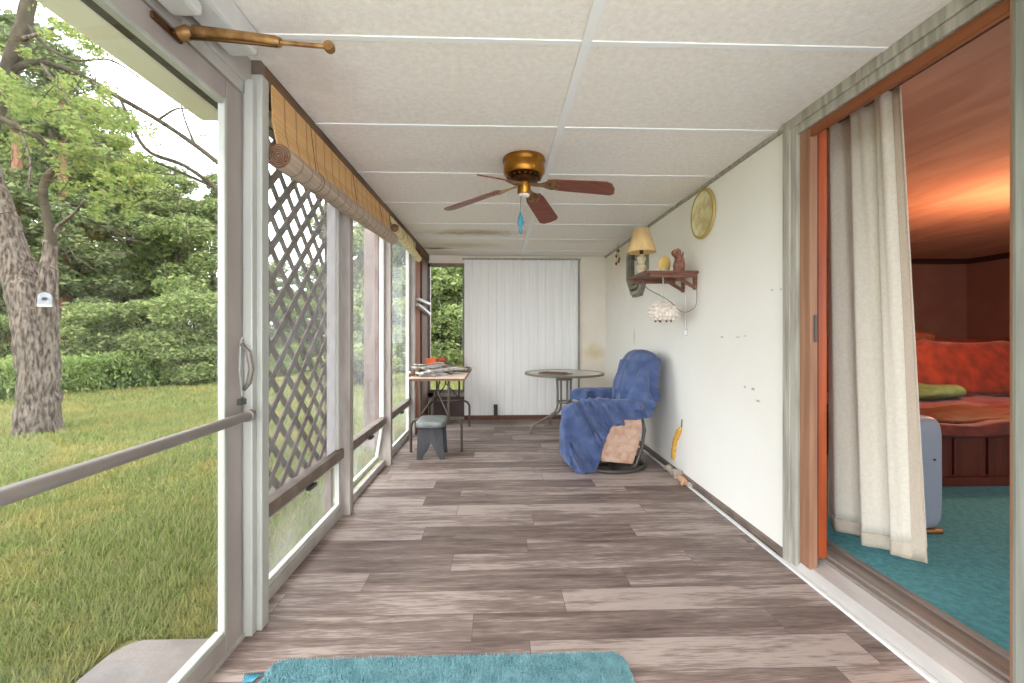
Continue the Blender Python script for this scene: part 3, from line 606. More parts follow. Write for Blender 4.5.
# bed
bx0, bx1, by0, by1 = 2.66, 5.5, 2.70, 4.3
bed = thing('bed', 'dark wooden platform bed under an orange bedspread in the bedroom', 'bed', ((bx0+bx1)/2, (by0+by1)/2, ZF))
bb = MB().box(bx0+.08, bx1, by0+.06, by1, ZF, .42)
for k in range(12): bb.box(bx0+.12+k*.235, bx0+.13+k*.235, by0+.045, by0+.062, ZF+.07, .42)
bb.box(bx0+.07, bx1, by0+.03, by1, ZF, ZF+.06)
bb.build('base', 'bedwood', bed, bevel=.006)
MB().box(bx0+.02, bx1, by1, by1+.06, ZF, .98).tube([(bx0+.02+i*.2, by1+.02, .99+.035*math.sin(PI*min(1, i/7))) for i in range(15)], .045, 12).build('headboard', 'bedwood', bed, smooth='auto')
MB().box(bx0+.06, bx1, by0+.02, by1, .40, .445).build('rail', 'bedwood', bed, bevel=.015)
sp = MB(); R1 = []
for i in range(60):
    v = i/59; row = []
    for j in range(80):
        u = j/79; x = bx0+.04+(bx1-bx0-.04)*u
        if v < .15: y = by0-.01; z = .43+.075*v/.15
        else: y = by0-.01+(by1-by0-.1)*(v-.15)/.85; z = .505
        nz = noise.noise(Vector((x*3.5, y*4, 1)))*.035+noise.noise(Vector((x*10, y*9, 4)))*.014
        y2 = y-(.02+.02*noise.noise(Vector((x*7, 3, z*9)))) if v < .15 else y
        row.append((x, y2, z+nz*(.4 if v < .05 else 1)))
    R1.append(row)
sp.quadgrid(R1); so = sp.build('bedspread', 'orange', bed, smooth=True)
sm = so.modifiers.new('t', 'SOLIDIFY'); sm.thickness = .03; sm.offset = -1
def nblob(mb, amp=.02, sc=6):
    out = []
    for p in mb.v:
        q = Vector(p); out.append(tuple(q+Vector((noise.noise(q*sc), noise.noise(q*sc+Vector((9, 0, 0))), noise.noise(q*sc+Vector((0, 9, 0)))))*amp))
    mb.v = out; return mb
nblob(MB().blob(((bx0+bx1)/2+.05, by0+.26, .505), (1.3, .26, .04), .6, 60, 16), .03, 7).build('patterned_throw', 'orange2', bed, smooth=True)
T = Matrix.Rotation(-.35, 4, 'X')
o = solid('bolster', nblob(MB().blob((4.55, by1-.25, .73), (1.0, .17, .27), .45, 60, 24, T), .04, 5), 'orange', 'large orange bolster leaning on the headboard of the bed', 'bolster', smooth=True)
o = solid('pillow', nblob(MB().blob((3.86, 3.72, .57), (.27, .18, .07), .95, 32, 16), .03, 6), 'green', 'sage green pillow lying on the orange bedspread', 'pillow', smooth=True)
o = solid('folded_blanket', nblob(MB().blob((4.16, by1-.02, 1.05), (.26, .13, .05), .5, 32, 12).blob((4.10, by1-.10, .98), (.22, .07, .09), .5, 32, 12), .03, 8), 'orange2', 'rumpled orange and red blanket over the headboard corner', 'blanket', smooth=True)

# ------------------------------------------------------------------ rug
def rug():
    r = thing('rug', 'teal pile rug on the plank floor in front of the camera', 'rug', (-.165, 1.1, 0))
    pts = []
    x0, x1, y0, y1, rr = -.735, .42, .62, 1.438, .05
    for cx, cy, a0 in ((x1-rr, y1-rr, 0), (x0+rr, y1-rr, 90), (x0+rr, y0+rr, 180), (x1-rr, y0+rr, 270)):
        for k in range(6):
            a = math.radians(a0+k*18); pts.append((cx+rr*math.cos(a)+.004*noise.noise(Vector((cx+a, cy, 1))*4), cy+rr*math.sin(a)))
    MB().prism(pts, 'z', 0, .010).build('backing', 'rug', r)
    n = 70000
    px = rng.uniform(x0, x1, n); py = rng.uniform(max(y0, .95), y1, n)
    # keep inside the rounded outline
    dx = np.maximum(np.maximum(x0+rr-px, px-(x1-rr)), 0); dy = np.maximum(np.maximum(y0+rr-py, py-(y1-rr)), 0)
    k = np.hypot(dx, dy) < rr; px, py = px[k], py[k]; n = len(px)
    a = rng.uniform(0, 2*PI, n); w = .0022; h = rng.uniform(.007, .014, n); l = rng.uniform(0, .006, n); b = rng.uniform(0, 2*PI, n)
    V = np.zeros((n, 3, 3)); z = .009
    V[:, 0] = np.stack([px-w*np.cos(a), py-w*np.sin(a), np.full(n, z)], 1); V[:, 1] = np.stack([px+w*np.cos(a), py+w*np.sin(a), np.full(n, z)], 1)
    V[:, 2] = np.stack([px+l*np.cos(b), py+l*np.sin(b), z+h], 1)
    V[:, :, 0] -= r.location.x; V[:, :, 1] -= r.location.y
    me = fastmesh('pile', V, 3, M['rug']); o = bpy.data.objects.new('pile', me); COL.objects.link(o); o.parent = r; o['kind'] = 'stuff'
rug()
tm = MB()
for k in range(7):
    tm.tube([(-.79+.004*k, 1.36, .004), (-.795+.007*k, 1.375, .012), (-.80+.009*k, 1.395, .006)], .0025, 5)
solid('yarn_tassel', tm, 'teal', 'small teal yarn tassel on the floor left of the rug', 'tassel', smooth=True)

# ------------------------------------------------------------------ stool
st = thing('stool', 'low charcoal wooden stool with V-notched legs and grey cushion', 'stool', (-.585, 3.84, 0))
for y in (3.735, 3.965):
    MB().prism([(-.69, .27), (-.48, .27), (-.463, .0), (-.50, .0), (-.583, .155), (-.655, .0), (-.70, .0)], 'y', y-.011, y+.011).build('leg', 'stoolpaint', st, bevel=.002)
MB().box(-.68, -.49, 3.72, 3.98, .262, .285).build('apron', 'stoolpaint', st, bevel=.003)
MB().blob((-.585, 3.845, .308), (.125, .175, .030), .35, 40, 14).build('seat', 'stoolseat', st, smooth=True)

# ------------------------------------------------------------------ folding table with clutter
ft = thing('folding_table', 'narrow folding table with pale top and tubular metal legs', 'table', (-.56, 4.5, 0))
tx0, tx1, ty0, ty1, tz = -.81, -.30, 3.93, 5.12, .69
MB().box(tx0, tx1, ty0, ty1, tz-.014, tz).build('table_top', 'tabletop', ft, bevel=.004)
MB().box(tx0+.008, tx1-.008, ty0+.008, ty1-.008, tz-.034, tz-.0145).build('apron', 'tableedge', ft)
for i, y in enumerate((3.98, 5.06)):
    a, b = (-.80, -.335)
    z = .30
    pts = [(a, y, 0), (a, y, z-.07)]+[(a+.07-.07*math.cos(k*PI/8), y, z-.07+.07*math.sin(k*PI/8)) for k in range(1, 5)]+[(b-.07+.07*math.sin(k*PI/8), y, z-.07+.07*math.cos(k*PI/8)) for k in range(0, 5)]+[(b, y, 0)]
    MB().tube(pts, .0125, 10).build('leg', 'greymetal', ft, smooth='auto')
    for xx in (-.715, -.455): MB().tube([(xx, y, z), (xx, y, tz-.03)], .0115, 8).build('upright', 'greymetal', ft, smooth='auto')
    q = 1 if i == 0 else -1
    s = MB(); s.tube([(-.715, y, .33), (-.585, y+q*.20, .53)], .007, 6).tube([(-.455, y, .33), (-.585, y+q*.20, .53)], .007, 6).tube([(-.585, y+q*.2, .53), (-.585, y+q*.42, tz-.035)], .008, 6)
    s.build('brace', 'greymetal', ft, smooth='auto')
ob = thing('orange_basket', 'small orange plastic basket on the folding table', 'basket', (-.80, 4.87, tz))
T0 = [(-.87, 4.77), (-.67, 4.77), (-.67, 4.95), (-.87, 4.95)]
def tray(x0, x1, y0, y1, z0, z1, fl=.012, th=.006):
    mb = MB()
    def ring(x0, x1, y0, y1, z): return [(x0, y0, z), (x1, y0, z), (x1, y1, z), (x0, y1, z)]
    rows = [ring(x0+fl, x1-fl, y0+fl, y1-fl, z0), ring(x0, x1, y0, y1, z1), ring(x0+th, x1-th, y0+th, y1-th, z1), ring(x0+fl+th, x1-fl-th, y0+fl+th, y1-fl-th, z0+th)]
    return mb.quadgrid(rows, True, True)
tray(-.808, -.69, 4.80, 4.95, tz, tz+.12).build('bin', 'orangeplastic', ob, bevel=.004)
MB().box(-.810, -.687, 4.793, 4.80, tz+.108, tz+.122).build('rim', 'orangeplastic', ob, bevel=.002)
wb = thing('woven_basket', 'rust brown woven basket to the right of the orange one', 'basket', (-.67, 4.92, tz))
w_ = tray(-.68, -.59, 4.85, 5.0, tz, tz+.125)
w_.build('bowl', 'brownbasket', wb, bevel=.006)
wv = MB()
for k in range(6): wv.tube([(-.678, 4.852, tz+.02+.018*k), (-.592, 4.852, tz+.02+.018*k)], .006, 6)
wv.build('weave', 'brownbasket', wb, smooth=True)
def sheet(x, y, z, w, l, rot, m, lab, bend=.01, cat='newspaper', nm='newspaper', grp=None, th=.020):
    mb = MB(); rows = []
    for i in range(11):
        u = -.5+i/10; row = []
        for (s, e) in ((-.5, 0), (.5, 0), (.5, 1), (-.5, 1)):
            lx, ly = w*s, l*u; zz = z+e*th+bend*(math.sin(u*7+s)+1)*.5
            row.append((x+lx*math.cos(rot)-ly*math.sin(rot), y+lx*math.sin(rot)+ly*math.cos(rot), zz))
        rows.append(row)
    return solid(nm, mb.quadgrid(rows, True, True), m, lab, cat, grp)
sheet(-.65, 4.16, tz+.001, .26, .34, .35, 'paper', 'grey folded newspaper at the bottom left of the table pile', .004)
sheet(-.66, 4.20, tz+.014, .18, .40, -.55, 'paper2', 'pale crumpled newspaper second in the table pile, at the left', .015)
sheet(-.62, 4.46, tz+.004, .24, .36, .5, 'paper', 'grey rumpled newspaper at the rear of the table pile', .02)
sheet(-.55, 4.32, tz+.026, .22, .42, -.9, 'paper2', 'pale folded newspaper crossing the middle of the table pile', .012)
sheet(-.65, 4.38, tz+.046, .20, .44, -.6, 'paper', 'grey folded newspaper on top of the table pile', .018)
sheet(-.48, 4.62, tz+.001, .22, .34, -1.1, 'paper', 'grey newspaper lying at the right rear of the folding table', .010)
for k, (x, y, rr, zz) in enumerate(((-.60, 4.10, -1.0, .0), (-.52, 4.20, -.95, .0), (-.45, 4.34, -1.15, .0), (-.70, 4.42, -.8, .082))):
    sheet(x, y, tz+zz+.001, .03, .36, rr, 'paper2' if k % 2 else 'clutter', ['brown blind slat at the front edge of the table pile', 'pale blind slat just behind the front brown one', 'brown blind slat at the right of the table pile', 'pale blind slat lying on top of the newspapers'][k], .012, 'slat', 'blind_slat', None, .006)
lump = MB()
for k in range(10):
    a = rng.uniform(0, 6.28); lump.blob((-.765+.025*math.cos(a*3), 4.04+.022*k, tz+.035), (.022, .022, .03), .8, 10, 8)
solid('cloth_bundle', nblob(lump, .01, 20), 'clutter', 'small dark crumpled bundle on the left edge of the folding table', 'bundle', smooth=True)
solid('work_glove', nblob(MB().blob((-.36, 4.86, tz+.012), (.045, .08, .012), .7, 20, 10).blob((-.40, 4.80, tz+.011), (.014, .04, .01), .7, 12, 8), .008, 20), 'clutter', 'flat brown glove at the far right corner of the folding table', 'glove', smooth=True)

# ------------------------------------------------------------------ round patio table
rx, ry, rz = .735, 4.76, .655
rt = thing('round_patio_table', 'round glass-topped patio table with curved taupe metal legs', 'table', (rx, ry, 0))
MB().lathe((rx, ry, rz), [(.0, -.006), (.415, -.006), (.415, 0), (.0, .0)], 56).build('glass_top', 'frost', rt, smooth='auto')
MB().lathe((rx, ry, rz), [(.41, -.018), (.436, -.018), (.44, -.004), (.434, .004), (.412, .004), (.41, -.004)], 56, cap=False).build('rim', 'tabletube', rt, smooth='auto')
for k in range(4):
    a = math.radians(196+90*k); ca, sa = math.cos(a), math.sin(a)
    path = [(.115, rz-.02), (.085, rz-.05), (.08, .50), (.08, .32), (.085, .27), (.11, .225), (.17, .185), (.26, .145), (.35, .10), (.385, .07), (.395, .03), (.397, .0)]
    lg = MB().tube([(rx+r*ca, ry+r*sa, z) for r, z in path], .0125, 10).build('leg', 'tabletube', rt, smooth=True)
    MB().lathe((rx+.397*ca, ry+.397*sa, 0), [(.015, 0), (.015, .03)], 10).build('foot_cap', 'tabletube', lg)
for z, r in ((.585, .085), (.33, .082)):
    cr = MB().tube([(rx+r*math.cos(k*PI/8), ry+r*math.sin(k*PI/8), z) for k in range(17)], .010, 8, False)
    cr.build('collar', 'tabletube', rt, smooth='auto')
pm = MB().prism([(.43, 4.58), (.69, 4.42), (.80, 4.56), (.57, 4.80), (.46, 4.78)], 'z', rz+.005, rz+.011)
solid('placemat', pm, 'placemat', 'brown placemat on the left of the round patio table', 'placemat')
solid('magazine', MB().prism([(.46, 4.60), (.66, 4.46), (.74, 4.57), (.54, 4.72)], 'z', rz+.0115, rz+.02), 'clutter', 'dark closed magazine lying on the brown placemat', 'magazine')

# ------------------------------------------------------------------ glider chair under a blue sheet
cx, cy = .93, 3.58
gc = thing('glider_chair', 'beige upholstered glider chair hidden under a blue sheet', 'chair', (cx, cy, 0))
MB().tube([(cx+.28*math.cos(k*PI/20), cy+.28*math.sin(k*PI/20), .016) for k in range(41)], .016, 10, False).build('base_ring', 'darkmetal', gc, smooth=True)
MB().bar((cx-.27, cy, .02), (cx+.27, cy, .02), .05, .02).bar((cx, cy-.27, .02), (cx, cy+.27, .02), .05, .02).lathe((cx, cy, .02), [(.05, 0), (.05, .03), (.03, .05), (.03, .2)], 20).build('pedestal', 'darkmetal', gc, smooth='auto')
for sy, nm in ((3.345, 'n'), (3.815, 'f')):
    sdp = [(.80, .09), (1.055, .065), (1.10, .20), (1.13, .36), (1.12, .44), (.86, .46), (.78, .30)]
    MB().prism(sdp, 'y', sy-.022, sy+.022).build('side_panel', 'beige', gc, bevel=.015, subs=0)
    MB().tube([(1.125, sy, .44), (1.15, sy, .33), (1.13, sy, .19), (1.085, sy, .06), (1.05, sy, .035)], .014, 8).build('side_frame', 'darkmetal', gc, smooth=True)
MB().blob((.85, 3.58, .37), (.24, .2, .07), .3, 28, 14).build('seat', 'beige', gc, smooth=True)
TB = Matrix.Rotation(math.radians(18), 4, 'Y')
MB().blob((1.14, 3.58, .64), (.06, .2, .25), .4, 28, 14, TB).build('backrest', 'beige', gc, smooth=True)

def prof(pts, Y): return [((px-498)/F*Y, CZ-(py-334)/F*Y) for px, py in pts]
raw = MB()
raw.blob((1.160, 3.60, .685), (.12, .27, .27), .62, 40, 24, Matrix.Rotation(math.radians(14), 4, 'Y'), .75)
raw.blob((1.175, 3.60, .55), (.10, .26, .14), .6, 40, 20, Matrix.Rotation(math.radians(20), 4, 'Y'))
raw.blob((.90, 3.345, .525), (.27, .065, .055), .55, 36, 18, Matrix.Rotation(math.radians(3), 4, 'Y'))
raw.blob((.915, 3.865, .54), (.25, .065, .06), .55, 36, 18)
raw.blob((.83, 3.6, .41), (.27, .28, .065), .45, 36, 18)
raw.blob((.618, 3.61, .24), (.065, .29, .225), .42, 36, 24, Matrix.Rotation(math.radians(3), 4, 'Y'))
raw.blob((.65, 3.36, .26), (.10, .075, .23), .7, 36, 24)
sp_ = [(563, 410), (574, 402), (587, 399), (612, 401), (644, 404), (650, 419), (640, 421), (622, 421), (612, 429), (606, 444), (601, 462), (597, 473), (578, 476), (566, 460), (563, 448)]
raw.prism(prof(sp_, 3.30), 'y', 3.292, 3.335)
raw.prism([(1.10, .44), (1.20, .42), (1.24, .55), (1.10, .6)], 'y', 3.32, 3.42)
tmp = raw.build('tmp', 'denim')
md = tmp.modifiers.new('r', 'REMESH'); md.mode = 'VOXEL'; md.voxel_size = .0085
md2 = tmp.modifiers.new('s', 'SMOOTH'); md2.factor = .6; md2.iterations = 14
me = evaluated(tmp); bpy.data.objects.remove(tmp)
nv = len(me.vertices); co = np.zeros(nv*3); me.vertices.foreach_get('co', co); co = co.reshape(-1, 3)
no = np.zeros(nv*3); me.vertices.foreach_get('normal', no); no = no.reshape(-1, 3)
out = co.copy()
for i in range(nv):
    x, y, z = co[i]; 
    # fold direction: falls from the arm crest; on the back falls down and inwards
    if x > 1.02 and z > .5: s = y*1.0+x*.5; q = Vector((s*9+z*1.2, 2.0, z*1.6))
    elif y < 3.42 and x > .56: s = x+.55*(z-.5); q = Vector((s*13, 5.0, z*2.2+x*1.4))
    else: q = Vector(((x*.6+y)*11, 8.0, z*2))
    a = noise.noise(q); b2 = noise.noise(q*2.3+Vector((3, 1, 2)))
    rid = (1-abs(a)*2.2)
    d = .026*rid+.011*b2
    if y < 3.42 and x > .56 and z < .55: d *= 1.7
    elif x > 1.0: d *= 1.35
    if z < .04: d *= .3
    nn_ = no[i].copy()
    if y < 3.42 and x > .56 and z < .55: nn_ = np.array([0, no[i][1], 0])
    elif z < .5: nn_ = np.array([no[i][0], no[i][1], 0])
    if no[i][2] > .4: d = d*.45+.006
    out[i] = co[i]+nn_*(d-.014)
    if out[i][2] < .004: out[i][2] = .004+.0*d
    if out[i][0] > 1.375: out[i][0] = 1.375
out -= np.array([.85, 3.6, 0])
me.vertices.foreach_set('co', out.ravel()); me.update()
for p in me.polygons: p.use_smooth = True
me.materials.clear(); me.materials.append(M['denim'])
so = bpy.data.objects.new('draped_sheet', me); COL.objects.link(so); so.location = (.85, 3.6, 0)
tag(so, 'rumpled blue cloth sheet draped over the chair beside the right wall', 'sheet')

# ------------------------------------------------------------------ right wall objects
oc = thing('octagonal_mirror', 'octagonal mirror with stepped grey frame behind the table lamp', 'mirror', (XR, 4.2, 1.44))
def octo(r, zc=1.77, yc=4.2, k=1.12): return [(yc+r*math.cos(PI/8+i*PI/4), zc+r*k*math.sin(PI/8+i*PI/4)) for i in range(8)]
def octring(r0, r1, x0, x1):
    mb = MB(); rows = []
    for r, x in ((r0, x0), (r1, x0), (r1, x1), (r0, x1), (r0, x0)): rows.append([(x, a, b) for a, b in octo(r)])
    return mb.quadgrid(rows, True)
octring(.285, .305, XR-.03, XR-.001).build('frame', 'mirrorframe', oc)
octring(.255, .285, XR-.05, XR-.001).build('middle_frame', 'greycasing', oc)
octring(.23, .255, XR-.035, XR-.001).build('inner_frame', 'brassd', oc)
octring(.20, .23, XR-.055, XR-.001).build('bevel_frame', 'mirrorframe', oc)
MB().prism(octo(.2), 'x', XR-.02, XR-.002).build('mirror_glass', 'mirror', oc)
sh = thing('wall_shelf', 'small red-brown wooden shelf on brackets on the right wall', 'shelf', (1.2, 3.13, 1.4))
sz = 1.523
MB().box(1.01, XR-.002, 2.93, 3.34, sz-.018, sz).build('board', 'shelfwood', sh, bevel=.003)
for y in (2.935, 3.31): MB().box(1.05, XR-.01, y, y+.015, sz-.045, sz-.019).build('edge_rail', 'shelfwood', sh)
for y in (2.965, 3.16):
    b = MB().box(XR-.024, XR-.002, y-.011, y+.011, 1.395, sz-.019).box(1.23, XR-.024, y-.011, y+.011, sz-.042, sz-.019)
    b.bar((XR-.015, y, 1.41), (1.24, y, sz-.035), .02, .02, (0, 1, 0))
    b.build('bracket', 'shelfwood', sh)
lp = thing('table_lamp', 'cream table lamp with pleated shade standing on the wall shelf', 'lamp', (1.085, 3.22, sz))
MB().lathe((1.085, 3.22, sz+.001), [(.0, 0), (.042, 0), (.044, .012), (.03, .02), (.024, .035), (.036, .055), (.036, .075), (.022, .09), (.028, .11), (.034, .13), (.026, .15), (.012, .16), (.009, .2), (.0, .2)], 24).build('base', 'lampbase', lp, smooth=True)
MB().lathe((1.085, 3.22, sz), [(.014, .165), (.014, .20), (.006, .205)], 12).build('socket', 'brassd', lp)
shp = []
n = 72
rows = []
for r, h in ((.106, .178), (.106, .182), (.050, .36), (.048, .36), (.104, .18)):
    rows.append([(1.085+(r+.0018*(k % 2))*math.cos(2*PI*k/n), 3.22+(r+.0018*(k % 2))*math.sin(2*PI*k/n), sz+h) for k in range(n)])
MB().quadgrid(rows, True).build('lamp_shade', 'shade', lp, smooth=True)
solid('saucer_stack', MB().lathe((1.165, 3.12, sz), [(.0, .001), (.04, .001), (.075, .012), (.078, .016), (.07, .016), (.076, .022), (.08, .028), (.03, .022), (.0, .02)], 28), 'whitecer', 'white dishes stacked on the wall shelf beside the lamp', 'dish', smooth=True)
T = Matrix.Translation((1.205, 3.05, sz+.058)) @ Matrix.Rotation(math.radians(28), 4, 'Z') @ Matrix.Rotation(math.radians(8), 4, 'X')
gd = MB(); rows = []
for r, h in ((.0, 0), (.034, .002), (.062, .010), (.064, .014), (.034, .008), (.0, .006)):
    rows.append([T @ Vector((max(r, .001)*math.cos(k*PI/12), h, max(r, .001)*math.sin(k*PI/12))) for k in range(24)])
gd.quadgrid(rows, True)
solid('small_plate', gd, 'yellowcer', 'small yellow plate propped on edge on the wall shelf', 'plate', smooth=True)
fg = thing('carved_figurine', 'reddish brown carved wooden figurine at the wall end of the shelf', 'figurine', (1.28, 3.01, sz))
MB().prism([(1.250, sz+.001), (1.314, sz+.001), (1.318, sz+.05), (1.310, sz+.105), (1.292, sz+.118), (1.288, sz+.152), (1.268, sz+.166), (1.244, sz+.158), (1.232, sz+.138), (1.242, sz+.118), (1.256, sz+.108), (1.258, sz+.085), (1.246, sz+.05)], 'y', 2.985, 3.03).build('body', 'pinkwood', fg, bevel=.003)
for x, z, r in ((1.285, .075, .011), (1.272, .035, .009), (1.262, .138, .006)): MB().lathe((x, 2.984, sz+z), [(.0, -.002), (r, -.001), (r, .004)], 12, 'y').build('dark_knot', 'shelfwood', fg)
MB().tube([(1.300, 3.007, sz+.11), (1.312, 3.007, sz+.125), (1.309, 3.007, sz+.145)], [.008, .007, .003], 8).build('branch_stub', 'pinkwood', fg, smooth=True)
hb = thing('hanging_shell_lantern', 'white beaded basket lantern hanging below the wall shelf', 'lantern', (1.205, 3.10, 1.16))
hc = Vector((1.205, 3.10, 1.245))
MB().lathe(hc, [(.03, .072), (.06, .062), (.095, .035), (.105, .0), (.095, -.03), (.07, -.055), (.05, -.062)], 32).build('basket_body', 'basketshell', hb, smooth=True)
bd = MB()
for r, z, n in ((.045, .066, 9), (.074, .052, 14), (.096, .028, 18), (.103, .0, 20), (.097, -.028, 18), (.076, -.050, 14)):
    for k in range(n):
        a = 2*PI*(k+.5*(n % 3))/n; bd.blob(hc+Vector((r*math.cos(a), r*math.sin(a), z)), (.0125, .0125, .0125), 1, 10, 8)
bd.build('beads', 'basketshell', hb, smooth=True)
for k in range(8):
    a = 2*PI*k/8; MB().blob(hc+Vector((.058*math.cos(a), .058*math.sin(a), -.066)), (.008, .008, .009), 1, 8, 6).build('dark_bead', 'shelfwood', hb, smooth=True)
MB().tube([(1.205, 3.10, 1.315), (1.207, 3.10, 1.41), (1.203, 3.10, sz-.019)], .005, 6).tube([(1.185, 3.10, 1.31), (1.205, 3.10, 1.40), (1.225, 3.10, 1.31)], .0025, 5).build('hanging_cord', 'cord', hb, smooth=True)
def arc(pts, n=24):
    pts = [Vector(p) for p in pts]; out = []
    for i in range(len(pts)-1):
        p0 = pts[max(i-1, 0)]; p1 = pts[i]; p2 = pts[i+1]; p3 = pts[min(i+2, len(pts)-1)]
        for k in range(n//(len(pts)-1)):
            t = k/(n//(len(pts)-1)); out.append(.5*((2*p1)+(-p0+p2)*t+(2*p0-5*p1+4*p2-p3)*t*t+(-p0+3*p1-3*p2+p3)*t**3))
    return out+[pts[-1]]
solid('lamp_cord', MB().tube(arc([(1.10, 3.25, sz-.02), (1.12, 3.2, 1.43), (1.22, 3.05, 1.33), (1.30, 2.99, 1.24), (1.36, 2.93, 1.27), (1.37, 2.92, 1.36), (1.365, 2.93, 1.42)], 36), .0032, 6), 'cordd', 'grey lamp cord looping below the wall shelf', 'cord', smooth=True)
pc = thing('power_cord', 'white cord with plug hanging down the wall below the shelf', 'cord', (1.37, 3.12, 1.08))
MB().tube(arc([(1.372, 3.10, 1.50), (1.376, 3.12, 1.35), (1.372, 3.11, 1.2), (1.375, 3.12, 1.11)], 18), .0035, 6).build('cable', 'cord', pc, smooth=True)
MB().box(1.362, 1.388, 3.105, 3.135, 1.075, 1.11).build('plug', 'whitecer', pc, bevel=.004)
wp = thing('wall_plate', 'round gold marbled plate hanging high on the right wall', 'plate', (XR, 2.88, 1.75))
pcx = (XR-.001, 2.86, 1.895)
MB().lathe(pcx, [(.0, -.010), (.135, -.010), (.15, -.016), (.15, -.008), (.0, -.002)], 48, 'x').build('dish', 'goldplate', wp, smooth='auto')
MB().lathe(pcx, [(.148, -.018), (.165, -.016), (.168, -.006), (.15, .0)], 48, 'x', cap=False).build('rim', 'goldrim', wp, smooth='auto')
og = thing('wind_chime', 'small brass wind chime hanging by the ceiling near the far right corner', 'wind chime', (1.335, 4.74, 1.88))
MB().tube([(1.335, 4.74, ZC), (1.335, 4.74, 2.02)], .003, 5).build('string', 'oldbrass', og)
b = MB().blob((1.335, 4.74, 2.01), (.02, .02, .018), .8, 12, 8)
b.build('cap', 'oldbrass', og, smooth=True)
for k, (dx, dy, dz) in enumerate(((-.02, 0, -.05), (.015, .01, -.08), (0, -.015, -.11), (-.018, .012, -.13))):
    b = MB().tube([(1.335+dx*.5, 4.74+dy, 2.0), (1.335+dx, 4.74+dy, 2.0+dz+.02)], .0016, 5)
    b.blob((1.335+dx, 4.74+dy, 2.0+dz), (.014, .014, .02), 1, 10, 8); b.build('chime', 'oldbrass', og, smooth=True)
# spray foam patch and rubble at foot of right wall
fo = MB().tube(arc([(XR-.004, 3.205, .37), (XR-.006, 3.24, .34), (XR-.008, 3.31, .26), (XR-.008, 3.34, .17), (XR-.008, 3.36, .10)], 24), [.012]*3+[.022]*4+[.026]*12+[.022]*6, 10)
fo.v = [(XR-.002-(XR-x)*.6 if x < XR else XR, y, z) for x, y, z in fo.v]
solid('spray_foam', nblob(fo, .008, 30), 'foam', 'yellow strip of spray foam on the lower right wall', 'foam', smooth=True)
solid('wall_crack_nail', MB().tube([(XR-.004, 3.205, .38), (XR-.003, 3.20, .44)], .004, 6), 'darkmetal', 'short dark nail in the wall above the spray foam', 'nail')
k = 0
RB = [(1.345, 3.36, .028, 0, 'rough grey plaster chunk beneath the spray foam'), (1.34, 3.27, .024, 0, 'grey plaster chunk just nearer than the one under the foam'), (1.35, 3.19, .032, 0, 'largest grey plaster chunk in the rubble line'), (1.345, 3.10, .026, 1, 'orange crumbly chunk against the wall base'), (1.335, 3.04, .022, 1, 'small orange crumb at the near end of the rubble'), (1.35, 3.0, .018, 0, 'smallest grey crumb nearest the camera in the rubble')]
for x, y, r, o, lab in RB:
    solid('rubble_chunk', nblob(MB().blob((x, y, .006+r*.7), (r, r*1.2, r*.8), .8, 14, 8), r*.8, 25), 'rubbleo' if o else 'rubble', lab, 'rubble', 'plaster rubble at the foot of the right wall')
solid('wall_outlet', MB().box(-.055, -.005, YE-.05, YE-.022, .051, .19).box(-.045, -.015, YE-.056, YE-.05, .07, .17), 'black', 'small dark outlet box low on the ribbed end panel', 'outlet', bevel=.004)

# ------------------------------------------------------------------ outside: roof edge, pad, lawn
GZ = -.15
struct('roof_overhang', MB().box(-1.21, -.985, -2, 2.05, 2.053, 2.16), 'soffit2', 'dull underside of the roof overhang')
struct('roof_fascia', MB().box(-1.345, -1.211, -2, 2.0, 2.05, 2.19), 'fascia', 'cream fascia board at the roof edge', bevel=.012)
struct('roof_slab', MB().box(-1.2, 7.1, -1.4, 6.3, 2.23, 2.32), 'soffit', 'roof over porch and bedroom')
struct('foundation', MB().box(XL-.04, XL+.02, -1, YE+.1, GZ-.05, -.001).box(XL, XR, YE-.02, YE+.1, GZ-.05, -.08), 'concrete', 'concrete edge under the porch wall')
pd = [(-1.46, -1), (-.995, -1), (-.995, 1.74), (-1.40, 1.74), (-1.44, 1.71), (-1.46, 1.66)]
solid('concrete_pad', MB().prism(pd, 'z', GZ-.04, GZ+.035), 'concrete', 'grey concrete step pad outside the storm door', 'pad', bevel=.01)
def gz(x, y):
    d = math.hypot(x+1, y-2)
    return GZ+.035*noise.noise(Vector((x*.35, y*.35, 0)))*min(1, max(0, d-1)/3)
gm = MB(); nx, ny = 90, 90
gx = [-1.0-59*(i/nx)**2.2 for i in range(nx+1)]
rows = []
for j in range(ny+1):
    yy = -12+72*(j/ny)
    rows.append([(x, yy, gz(x, yy)) for x in gx])
gm.quadgrid(rows)
rows = []
for j in range(21):
    yy = YE+.08+54*(j/20)**1.5
    rows.append([(x, yy, gz(x, yy)) for x in [-1.0+i*3 for i in range(8)]])
gm.quadgrid(rows)
struct('ground', gm, 'soil', 'green lawn ground outside the porch')
